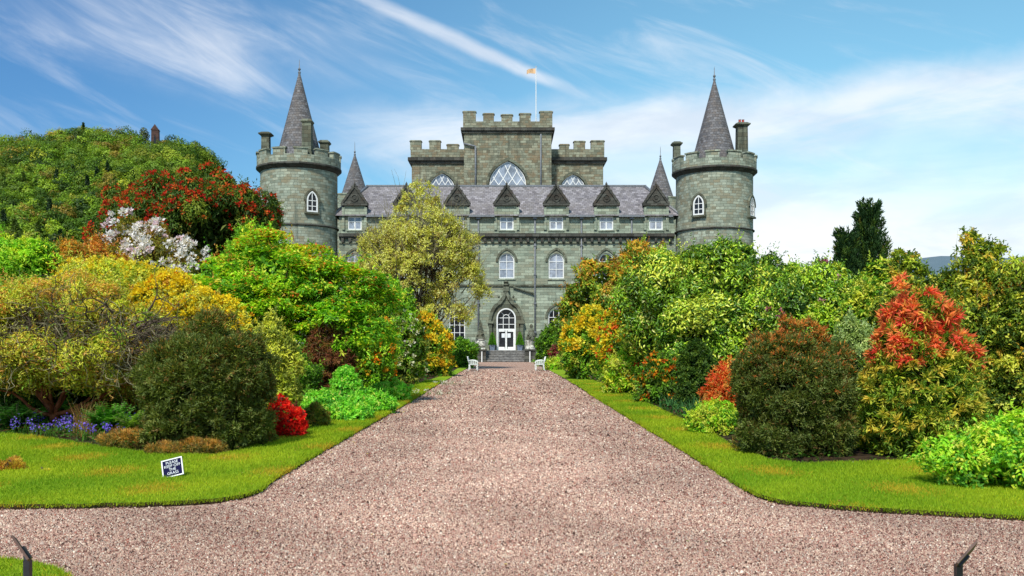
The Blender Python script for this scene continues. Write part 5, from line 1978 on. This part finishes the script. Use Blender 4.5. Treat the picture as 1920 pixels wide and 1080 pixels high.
# ================================================================== LOW PLANTING
def strap_clump(name, label, cat, x, y, n, L, W, pal, seed, spread=.12, lean=.5, group=None, mat_='blade', bells=None, z=.04):
    """tuft of narrow arching leaves, optionally with bell flowers on stems"""
    rng = rs(seed)
    e = empty(name, (x, y, z), 0, label, cat, group, 'thing')
    segn = 4
    a = rng.uniform(0, 2 * PI, n)
    dirs = np.column_stack([np.cos(a), np.sin(a)])
    b0 = rng.normal(0, spread, (n, 2))
    ln = L * rng.uniform(.6, 1.2, n)
    le = lean * rng.uniform(.3, 1.3, n)
    col = pal_pick(pal, n, rng) * rng.uniform(.75, 1.25, (n, 1))
    V = np.zeros((n, (segn + 1) * 2, 3))
    for s in range(segn + 1):
        t = s / segn
        h = ln * (t - .35 * le * t * t)
        o = ln * le * t ** 1.8
        w = W * (1 - t) ** .6 * .5 + .0008
        side = np.column_stack([-dirs[:, 1], dirs[:, 0]])
        for q, sg in enumerate((-1, 1)):
            V[:, s * 2 + q, :2] = b0 + dirs * o[:, None] + side * w * sg
            V[:, s * 2 + q, 2] = h
    i = (np.arange(n) * (segn + 1) * 2)[:, None]
    F = np.concatenate([i + np.array([[2 * s, 2 * s + 1, 2 * s + 3, 2 * s + 2]]) for s in range(segn)])
    link_mesh('leaves', np_mesh('leaves', V.reshape(-1, 3), [F], np.repeat(col, (segn + 1) * 2, 0)), M[mat_], e)
    if bells:
        m, H, bc, bs = bells
        segs, P0, D, K = [], [], [], []
        for q in range(m):
            p = np.array([*rng.normal(0, spread * 1.3, 2), 0])
            top = p + np.array([rng.normal(0, .03), rng.normal(0, .03), H * rng.uniform(.75, 1.15)])
            segs.append((*p, *top, .004, .003))
            for w_ in range(9):
                t = .62 + .38 * w_ / 9
                P0.append(p + (top - p) * t + rng.normal(0, bs * .45, 3))
                D.append([rng.normal(0, 1), rng.normal(0, 1), -.6])
        v, f = tubes(segs, 3)
        link_mesh('stems', np_mesh('stems', v, [f], np.tile([[.10, .22, .03]], (len(v), 1))), M['blade'], e)
        P0, D = np.array(P0), np.array(D)
        v, f, c = leaf_cards(P0, D, rng.normal(0, 1, P0.shape), bs, bs * .75, pal_pick(bc, len(P0), rng) * rng.uniform(.8, 1.2, (len(P0), 1)), rng)
        link_mesh('flowers', np_mesh('flowers', v, [f], c), M['petal'], e)
    return e


BLUE = [(3, (.22, .14, .80)), (2, (.34, .22, .85)), (1, (.16, .09, .60))]
GB = [(3, (.06, .18, .02)), (2, (.12, .28, .03)), (1, (.04, .10, .02))]
# bluebells along the edge of the left lawn
pos = [(28, 806), (48, 812), (70, 800), (96, 816), (118, 806), (140, 815), (162, 822), (188, 806), (206, 824), (228, 800), (246, 812), (262, 800), (104, 786), (60, 790), (218, 780), (14, 796), (150, 800)]
near = ['at the far left edge', 'second from the left edge', 'beside the broad leaved clump', 'in front of the broad leaved clump', 'nearest the lawn below the tawny grass tuft', 'left of the tawny grass tuft', 'touching the lawn edge in the middle', 'behind the heather mound', 'just left of the heather mound', 'beneath the fern', 'right of the fern foot', 'next to the dark dome bush', 'behind the broad leaved clump', 'among the broad leaves', 'right under the fern fronds', 'half cut by the left edge', 'between the tawny grass and the lawn']
for i, (p, q) in enumerate(pos):
    x, y = gpt(p, q + 8)
    strap_clump('bluebell_clump', 'violet blue bluebell clump ' + near[i], 'bluebells', x, y, 34, .24, .012, GB, 600 + i, .10, .7, 'bluebells edging the left bed', bells=(9, .30, BLUE, .036))
x, y = gpt(152, 826)
strap_clump('grass_tuft', 'tawny orange grass tuft among the bluebells', 'grass tuft', x, y + .25, 150, .62, .010, [(3, (.42, .22, .07)), (2, (.30, .24, .05)), (1, (.50, .36, .14))], 620, .10, .45)
x, y = gpt(300, 852)
strap_clump('grass_tuft', 'small buff grass tuft at the foot of the dark dome bush, by the heathers', 'grass tuft', x, y + .4, 60, .35, .008, [(3, (.34, .24, .08)), (2, (.20, .22, .05))], 621, .08, .5)


def rosette(name, label, cat, p, q, wpx, hpx, pal, seed, L, W, n=160, dy=.35, z=.04, **kw):
    d = gpt(p, q)[1] + dy
    x = (p - HX) / FPX * d
    w = wpx / FPX * d / 2
    h = hpx / FPX * d
    rng = rs(seed)
    e = empty(name, (x, d, z), 0, label, cat, kw.get('group'))
    a = rng.uniform(0, 2 * PI, n)
    r = np.sqrt(rng.random(n)) * w
    P0 = np.column_stack([r * np.cos(a), r * np.sin(a) * .7, h * rng.uniform(.15, .85, n) * (1.1 - .5 * r / w)])
    D = np.column_stack([np.cos(a), np.sin(a), rng.uniform(-.1, .8, n)]) + rng.normal(0, .3, (n, 3))
    N = np.array([[0, -.2, 1.0]]) + rng.normal(0, .3, (n, 3))
    col = pal_pick(pal, n, rng) * rng.uniform(.75, 1.25, (n, 1))
    v, f, c = leaf_cards(P0, D, N, L, W, col, rng, .2, .25)
    link_mesh('leaves', np_mesh('leaves', v, [f], c), M['leaf'], e)
    segs = [(r_ * .2 * math.cos(a_), r_ * .2 * math.sin(a_), -.03, *p_, .006, .003) for r_, a_, p_ in zip(r, a, P0)]
    v, f = tubes(segs, 3)
    link_mesh('stems', np_mesh('stems', v, [f]), M['mossy_bark'], e)
    return e


LUSH = [(3, (.12, .42, .04)), (3, (.20, .54, .05)), (1, (.07, .26, .03))]
rosette('hosta', 'broad leaved deep green clump in the left bed behind the bluebells', 'plant', 96, 806, 120, 52, LUSH, 701, .22, .13, 130)
rosette('hosta', 'broad leaved green clump cut by the left edge of the photo', 'plant', 10, 806, 110, 46, LUSH, 702, .2, .12, 120)


def fern(label, p, q, d, n, L, seed, pal, lean=.5):
    x = (p - HX) / FPX * d
    rng = rs(seed)
    e = empty('fern', (x, d, .04), 0, label, 'fern')
    P0, D, N = [], [], []
    segs = []
    for i in range(n):
        a = rng.uniform(0, 2 * PI)
        l = L * rng.uniform(.75, 1.15)
        le = lean * rng.uniform(.5, 1.5)
        prev = np.zeros(3)
        K = 16
        for s in range(1, K + 1):
            t = s / K
            c = np.array([math.cos(a) * l * le * t ** 1.4, math.sin(a) * l * le * t ** 1.4, l * (t - .42 * le * t * t)])
            segs.append((*prev, *c, .006 * (1 - t) + .002, .006 * (1 - t) + .0015))
            tang = c - prev
            sd = np.array([-math.sin(a), math.cos(a), 0])
            for sg in (-1, 1):
                P0.append(c); D.append(sd * sg + tang * 4 + rng.normal(0, .1, 3)); N.append([math.cos(a) * -.3, math.sin(a) * -.3, 1])
            prev = c
    m = len(P0)
    tt = np.tile(np.repeat(np.arange(1, 17) / 16, 2), n)
    Ls = L * .26 * np.sin(np.clip(tt * 2.6 + .35, 0, PI)) ** .8 + .01
    v, f, c = leaf_cards(np.array(P0), np.array(D), np.array(N), Ls, Ls * .36, pal_pick(pal, m, rng) * rng.uniform(.8, 1.2, (m, 1)), rng, .1, .15)
    link_mesh('fronds', np_mesh('fronds', v, [f], c), M['leaf'], e)
    v, f = tubes(segs, 3)
    link_mesh('stems', np_mesh('stems', v, [f]), M['mossy_bark'], e)


fern('bright green fern behind the bluebells, left of the dark dome bush', 205, 790, 15.6, 46, .62, 711, [(3, (.10, .34, .03)), (2, (.18, .46, .05))], .55)
fern('lime fern fronds against the left flank of the dark dome bush', 252, 770, 15.2, 26, .55, 712, [(3, (.20, .40, .04)), (2, (.30, .48, .06))], .5)
fern('dark fern under the sprawling mossy shrub at the left edge', 30, 770, 16.4, 30, .6, 713, [(3, (.04, .14, .02)), (2, (.06, .2, .03))], .6)


def heather(label, ext, d, seed, pal=None, **kw):
    shrub('heather', label, 'heather', ext, d, pal or [(3, (.12, .12, .03)), (2, (.20, .15, .04)), (1, (.06, .07, .02))], seed=seed, pxl=3.4, asp=.2, style='spiky', rough=.25, sub=.2,
          tip=(.6, [(3, (.40, .20, .06)), (1, (.36, .25, .07))]), cov=2.2, group='heathers at the foot of the left dark dome bush', **kw)


heather('largest bronze heather mound, left of the dark dome bush foot', (196, 292, 808, 860), 14.0, 721)
heather('small orange tipped heather right above the lawn sign', (276, 352, 834, 868), 13.1, 722)
heather('orange tipped heather right of the lawn sign', (340, 420, 826, 868), 13.2, 723)
shrub('heather', 'golden brown mossy heather mound on the lawn at the left edge', 'heather', (-60, 44, 866, 904), 11.4, [(3, (.30, .14, .03)), (2, (.46, .30, .04)), (1, (.12, .08, .02))], seed=724, pxl=3, asp=.3, style='spiky', sub=.25, cov=2.2)
shrub('heather', 'tiny golden moss hump on the left lawn beside the larger mound', 'heather', (42, 96, 888, 908), 11.2, [(3, (.44, .26, .03)), (2, (.50, .36, .05))], seed=725, pxl=2.6, asp=.3, style='spiky', sub=.3, cov=2.2)

LP = [(3, (.12, .36, .03)), (3, (.20, .48, .04)), (1, (.06, .20, .02)), (.6, (.34, .56, .08))]
for i, (ext, d, lab) in enumerate([((600, 700, 756, 800), 19.0, 'low fresh green leafy clump nearest the scarlet azalea on the left border'),
                                   ((652, 740, 736, 782), 21.5, 'second low green leafy clump along the left border'),
                                   ((560, 650, 738, 800), 20.2, 'low green leafy clump behind the first one, below the bronze maple'),
                                   ((620, 676, 690, 770), 22.2, 'upright fresh green leafy plant right of the bronze maple'),
                                   ((700, 770, 716, 758), 25.5, 'low dark green leafy clump below the orange azalea'),
                                   ((440, 476, 720, 800), 15.8, 'small green leafy plant behind the brownish shrub')]):
    shrub('leafy_perennial', lab, 'plant', ext, d, LP, seed=730 + i, pxl=3.8, asp=.5, rough=.25, sub=.2, group='low leafy plants of the left border')
for i, (p, q, lab) in enumerate([(800, 742, 'pale flowered daisy patch on the left lawn edge below the orange azalea'), (838, 722, 'sparse cream flowered patch on the left verge near the yellow azalea')]):
    x, y = gpt(p, q)
    strap_clump('daisy_patch', lab, 'flowers', x, y, 60, .10, .012, GB, 750 + i, .35, .7, bells=(16, .14, [(1, (.75, .74, .6))], .05))
# strappy daffodil leaves on the right
names = ['nearest the drive below the orange azalea', 'in front of the dark gap', 'second from the drive', 'third from the drive', 'left of the pale feathery shrub', 'at the right end of the row', 'behind the row, in the shade', 'between the azalea and the lawn']
for i, (p, q) in enumerate([(1206, 752), (1262, 782), (1222, 762), (1240, 772), (1284, 792), (1304, 800), (1290, 778), (1240, 756)]):
    x, y = gpt(p, q)
    strap_clump('daffodil_leaves', 'tuft of long blue green daffodil leaves ' + names[i], 'daffodil leaves', x + .3, y + .2, 70, .42, .018, [(3, (.05, .16, .05)), (2, (.09, .24, .06))], 760 + i, .16, .7, 'daffodil leaves on the right bed edge')
shrub('shrub', 'little yellow green shrub at the foot of the pieris, right of the dark dome bush', 'shrub', (1590, 1680, 742, 868), 13.8, G_YEL + G_LIME, seed=770, pxl=3.6, asp=.3)
shrub('shrub', 'low olive shrub under the right side of the pieris', 'shrub', (1780, 1850, 720, 850), 14.2, G_YEL + G_MID, seed=771, pxl=3.6, asp=.35)
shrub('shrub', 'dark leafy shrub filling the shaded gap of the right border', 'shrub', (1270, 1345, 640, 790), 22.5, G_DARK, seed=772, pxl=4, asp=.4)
shrub('azalea', 'low yellow green azalea with a few orange blooms, on the right lawn edge', 'azalea', (1132, 1222, 655, 752), 29, G_LIME + G_YEL, seed=773, pxl=4, asp=.42, flowers=dict(n=26, r=.08, pal=[(2, (.75, .08, .02)), (1, (.85, .40, .02))], per=12, petal=.08))
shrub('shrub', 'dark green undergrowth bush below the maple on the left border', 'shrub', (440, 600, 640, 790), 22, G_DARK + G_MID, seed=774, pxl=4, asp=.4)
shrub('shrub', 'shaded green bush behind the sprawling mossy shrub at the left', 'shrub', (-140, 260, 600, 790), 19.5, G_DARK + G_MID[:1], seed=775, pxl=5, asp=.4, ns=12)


def ground_cover():
    rng = rs(800)
    V, F, Cc, off = [], [], [], 0
    for poly, k in ((bedL, 0), (bedR, 1)):
        n = 60000
        y = np.exp(rng.uniform(math.log(11.5), math.log(45), n))
        x = rng.uniform(-.66, .66, n) * y
        q = np.column_stack([x, y])
        m = inside(q, poly)
        f1 = np.sin(x * 1.3 + k) * np.sin(y * .9) + rng.normal(0, .5, n)
        m &= f1 > -.25
        q = q[m]
        n = len(q)
        s = np.clip(q[:, 1] / 14, .9, 3)
        P0 = np.column_stack([q, np.full(n, .045) + rng.uniform(0, .12, n)])
        D = np.column_stack([rng.normal(0, 1, (n, 2)), rng.uniform(0, .8, n)])
        col = pal_pick([(3, (.04, .11, .012)), (2, (.08, .17, .015)), (1.5, (.09, .055, .025)), (1, (.16, .10, .04))], n, rng) * rng.uniform(.7, 1.3, (n, 1))
        v, f, c = leaf_cards(P0, D, np.array([[0, 0, 1.0]]) + rng.normal(0, .3, (n, 3)), .075 * s, .04 * s, col, rng)
        V.append(v); F.append(f + off); Cc.append(c); off += len(v)
    o = link_mesh('ground_cover', np_mesh('ground_cover', np.concatenate(V), [np.concatenate(F)], np.concatenate(Cc)), M['leaf'])
    tag(o, 'low leafy weeds and leaf litter covering the soil of the beds', 'ground cover', None, 'stuff')


ground_cover()


# ================================================================== HILLS
HD = 520.0
prof_px = [(-400, 300), (-200, 272), (-60, 262), (0, 262), (60, 254), (110, 248), (150, 242), (215, 243), (262, 252), (300, 256), (340, 258), (374, 268), (397, 290), (412, 314), (428, 342), (455, 366), (480, 372), (520, 400), (580, 440), (700, 520), (860, 620), (950, 660)]
pxs = np.array([(p - HX) / FPX * HD for p, q in prof_px])
pzs = np.array([EYE + (HY - q) / FPX * HD for p, q in prof_px]) - 5.5


def hill_z(x, y):
    x = np.asarray(x, float); y = np.asarray(y, float)
    # the crest runs along y = HD; the slope falls towards the castle and away behind
    ridge = np.interp(x * HD / np.maximum(HD, 1), pxs, pzs) - 4
    t = np.clip((y - 215) / (HD - 215), 0, 1)
    fr = t ** 1.15
    bk = np.clip(1 - (y - HD) / 330, 0, 1) ** 1.2
    z = np.where(y < HD, ridge * fr, ridge * bk)
    z = z + (np.sin(x * .045 + y * .02) * 3 + np.sin(x * .11 - y * .06) * 1.3) * np.where(y < HD, np.sin(np.clip(t, 0, 1) * PI), 0)
    return np.maximum(z, -1)


def grid(name, x0, x1, nx, y0, y1, ny, fz, m):
    xs, ys = np.linspace(x0, x1, nx), np.linspace(y0, y1, ny)
    Xg, Yg = np.meshgrid(xs, ys)
    V = np.column_stack([Xg.ravel(), Yg.ravel(), fz(Xg.ravel(), Yg.ravel())])
    i = np.arange(nx * ny).reshape(ny, nx)
    F = np.column_stack([i[:-1, :-1].ravel(), i[:-1, 1:].ravel(), i[1:, 1:].ravel(), i[1:, :-1].ravel()])
    o = link_mesh(name, np_mesh(name, V, [F], smooth=True), m)
    return tag(o, kind='structure')


grid('hill', -460, 40, 120, 200, 860, 110, hill_z, M['hill_floor'])
prof2 = [(900, 640), (1400, 560), (1560, 505), (1650, 488), (1700, 484), (1760, 478), (1830, 480), (1920, 474), (2100, 470), (2500, 520)]
D2 = 1500.0
x2 = np.array([(p - HX) / FPX * D2 for p, q in prof2]); z2 = np.array([EYE + (HY - q) / FPX * D2 for p, q in prof2])


def far_z(x, y):
    t = np.clip((y - 900) / (D2 - 900), 0, 1)
    return np.interp(x, x2, z2) * np.where(y < D2, t ** .9, np.clip(1 - (y - D2) / 700, 0, 1)) + np.sin(x * .02) * 3 - 2


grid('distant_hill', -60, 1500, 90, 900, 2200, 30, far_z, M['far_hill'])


def wood():
    rng = rs(900)
    N = 2900
    y = rng.uniform(225, HD + 25, N)
    x = rng.uniform(-.62, -.2, N) * y
    z = hill_z(x, y)
    ok = (z > 6) & (x < -20) & ~((np.abs(x - (291.5 - HX) / FPX * HD) < 7) & (y > HD - 16))
    x, y, z = x[ok], y[ok], z[ok]
    # keep trees whose crown can be seen past the ones in front is left to the renderer
    n = len(x)
    R_ = rng.uniform(2.8, 6.4, n) * np.clip(y / 480, .6, 1.05)
    con = (rng.random(n) < .07) & (y < HD - 70)
    per = 560
    k = np.repeat(np.arange(n), per)
    m = n * per
    u = norm(rng.normal(0, 1, (m, 3)) + np.array([[0, -.35, .35]]))
    lob = 1 + .36 * np.sin(u[:, 0] * 4 + k) * np.sin(u[:, 2] * 5 + k * 2.1)
    rr = R_[k] * lob * rng.uniform(.72, 1.02, m)
    P0 = np.column_stack([x[k], y[k], z[k] + R_[k] * .9]) + u * rr[:, None] * np.array([[1, 1, 1.05]])
    cone = con[k]
    tz = rng.random(m)
    P0[cone] = np.column_stack([x[k], y[k], z[k]])[cone] + np.column_stack([u[:, 0] * R_[k] * .55 * (1 - tz), u[:, 1] * R_[k] * .55 * (1 - tz), tz * R_[k] * 2.3])[cone]
    D = rng.normal(0, 1, (m, 3))
    D = norm(D - (D * u).sum(1, keepdims=True) * u + .25 * rng.normal(0, 1, (m, 3)))
    N_ = norm(u + rng.normal(0, .35, (m, 3)))
    pal = [(3, (.055, .125, .012)), (3, (.10, .20, .016)), (2, (.16, .27, .02)), (1.2, (.19, .17, .03)), (.6, (.24, .30, .03)), (1, (.03, .07, .012))]
    ct = pal_pick(pal, n, rng)
    ct = ct * np.array([[1.75, 1.5, 1.2]])
    ct[con] = (.03, .07, .02)
    # stands of the same kind
    stand = np.sin(x * .05 + 1) * np.sin(y * .045 + x * .02) > .35
    ct[stand] = ct[stand] * .5 + np.array((.24, .36, .03)) * .5
    ct = np.minimum(ct * rng.uniform(.6, 1.35, (n, 1)), .6)
    col = ct[k] * rng.uniform(.55, 1.3, (m, 1))
    v, f, c = leaf_cards(P0, D, N_, .95, .7, col, rng, .15, .1)
    o = link_mesh('wood', np_mesh('wood', v, [f], c), M['leaf'])
    tag(o, 'dense mixed green woodland covering the hill on the left', 'woodland', None, 'stuff')


wood()
# watch tower and two trees on the crest
tx = (291.5 - HX) / FPX * (HD - 6)
tz = float(hill_z(np.array([tx]), np.array([HD - 6.]))[0])
e = empty('watchtower', (tx, HD - 6, tz - 1), R(12), 'small brown stone lookout tower with pitched roof on the hilltop', 'tower')
zt = EYE + (HY - 245) / FPX * (HD - 6) - tz + 1
b = MB()
b.frustum(0, 0, 0, zt, 4.3, 4.3, 3.9, 3.9)
b.build('wall', M['brown_stone'], e)
b = MB()
b.frustum(0, 0, zt, zt + .3, 4.4, 4.4, 4.4, 4.4)
b.prism_y([(-2.1, zt + .3), (2.1, zt + .3), (0, zt + 3.3)], -2.1, 2.1)
b.build('roof', M['brown_stone'], e)
b = MB()
b.prism_y([(-.5, zt * .45), (.5, zt * .45), (.5, zt * .7), (0, zt * .82), (-.5, zt * .7)], -2.14, -1.9)
b.build('window', M['glass_dark'], e)


def far_tree(name, label, p, ptop, w, seed, cone=False, pal=G_MID):
    d = HD - 4
    X = (p - HX) / FPX * d
    g = float(hill_z(np.array([X]), np.array([d]))[0]) - .5
    zt = EYE + (HY - ptop) / FPX * d - g
    e = empty(name, (X, d, g), 0, label, 'tree')
    rng = rs(seed)
    n = 900
    u = norm(rng.normal(0, 1, (n, 3)))
    if cone:
        t = rng.random(n)
        P0 = np.column_stack([u[:, 0] * w * (1 - t), u[:, 1] * w * (1 - t), zt * (.1 + .9 * t)])
    else:
        P0 = np.array([[0, 0, zt * .58]]) + u * np.array([[w, w, zt * .42]]) * rng.uniform(.6, 1.05, (n, 1))
    v, f, c = leaf_cards(P0, rng.normal(0, 1, (n, 3)), u, .9, .6, pal_pick(pal, n, rng) * rng.uniform(.7, 1.3, (n, 1)), rng)
    link_mesh('crown', np_mesh('crown', v, [f], c), M['leaf'], e)
    v, f = tubes([(0, 0, -1, 0, 0, zt * .6, .3, .2)])
    link_mesh('trunk', np_mesh('trunk', v, [f]), M['bark'], e)


far_tree('tree', 'round pale tree on the hilltop left of the lookout tower', 270, 239, 2.8, 910, pal=G_OLIVE)
far_tree('conifer', 'small pointed conifer on the hill skyline far left', 156, 231, 1.3, 911, True, G_DARK)
far_tree('conifer', 'lone slim conifer on the right shoulder of the wooded hill', 418, 310, 1.4, 912, True, G_DARK)


def fallen():
    rng = rs(930)
    P = []
    for poly in (lawnL, lawnR):
        E = np.array(poly)
        E = E[(E[:, 1] < 32) & (np.abs(E[:, 0]) < .6 * E[:, 1])]
        k = rng.integers(0, len(E), 420)
        P.append(E[k] + rng.normal(0, .22, (420, 2)) * np.array([[1.0, 1.0]]))
    y = rng.uniform(6.2, 26, 120)
    P.append(np.column_stack([rng.uniform(-2.6, 2.6, 120), y]))
    q = np.concatenate(P)
    n = len(q)
    z = np.full(n, .012)
    for poly in (lawnL, lawnR):
        z[inside(q, poly)] = .066
    P0 = np.column_stack([q, z + rng.uniform(0, .008, n)])
    D = np.column_stack([rng.normal(0, 1, (n, 2)), rng.normal(0, .12, n)])
    N = np.column_stack([rng.normal(0, .2, (n, 2)), np.ones(n)])
    s = np.clip(q[:, 1] / 12, .8, 2)
    col = pal_pick([(3, (.45, .20, .06)), (2, (.30, .16, .06)), (2, (.62, .50, .12)), (1.2, (.70, .68, .55)), (1, (.16, .24, .04))], n, rng)
    v, f, c = leaf_cards(P0, D, N, .032 * s, .018 * s, col, rng)
    o = link_mesh('fallen_leaves', np_mesh('fallen_leaves', v, [f], c), M['leaf'])
    tag(o, 'scattered fallen leaves and petals along the lawn edges and drive', 'fallen leaves', None, 'stuff')


fallen()
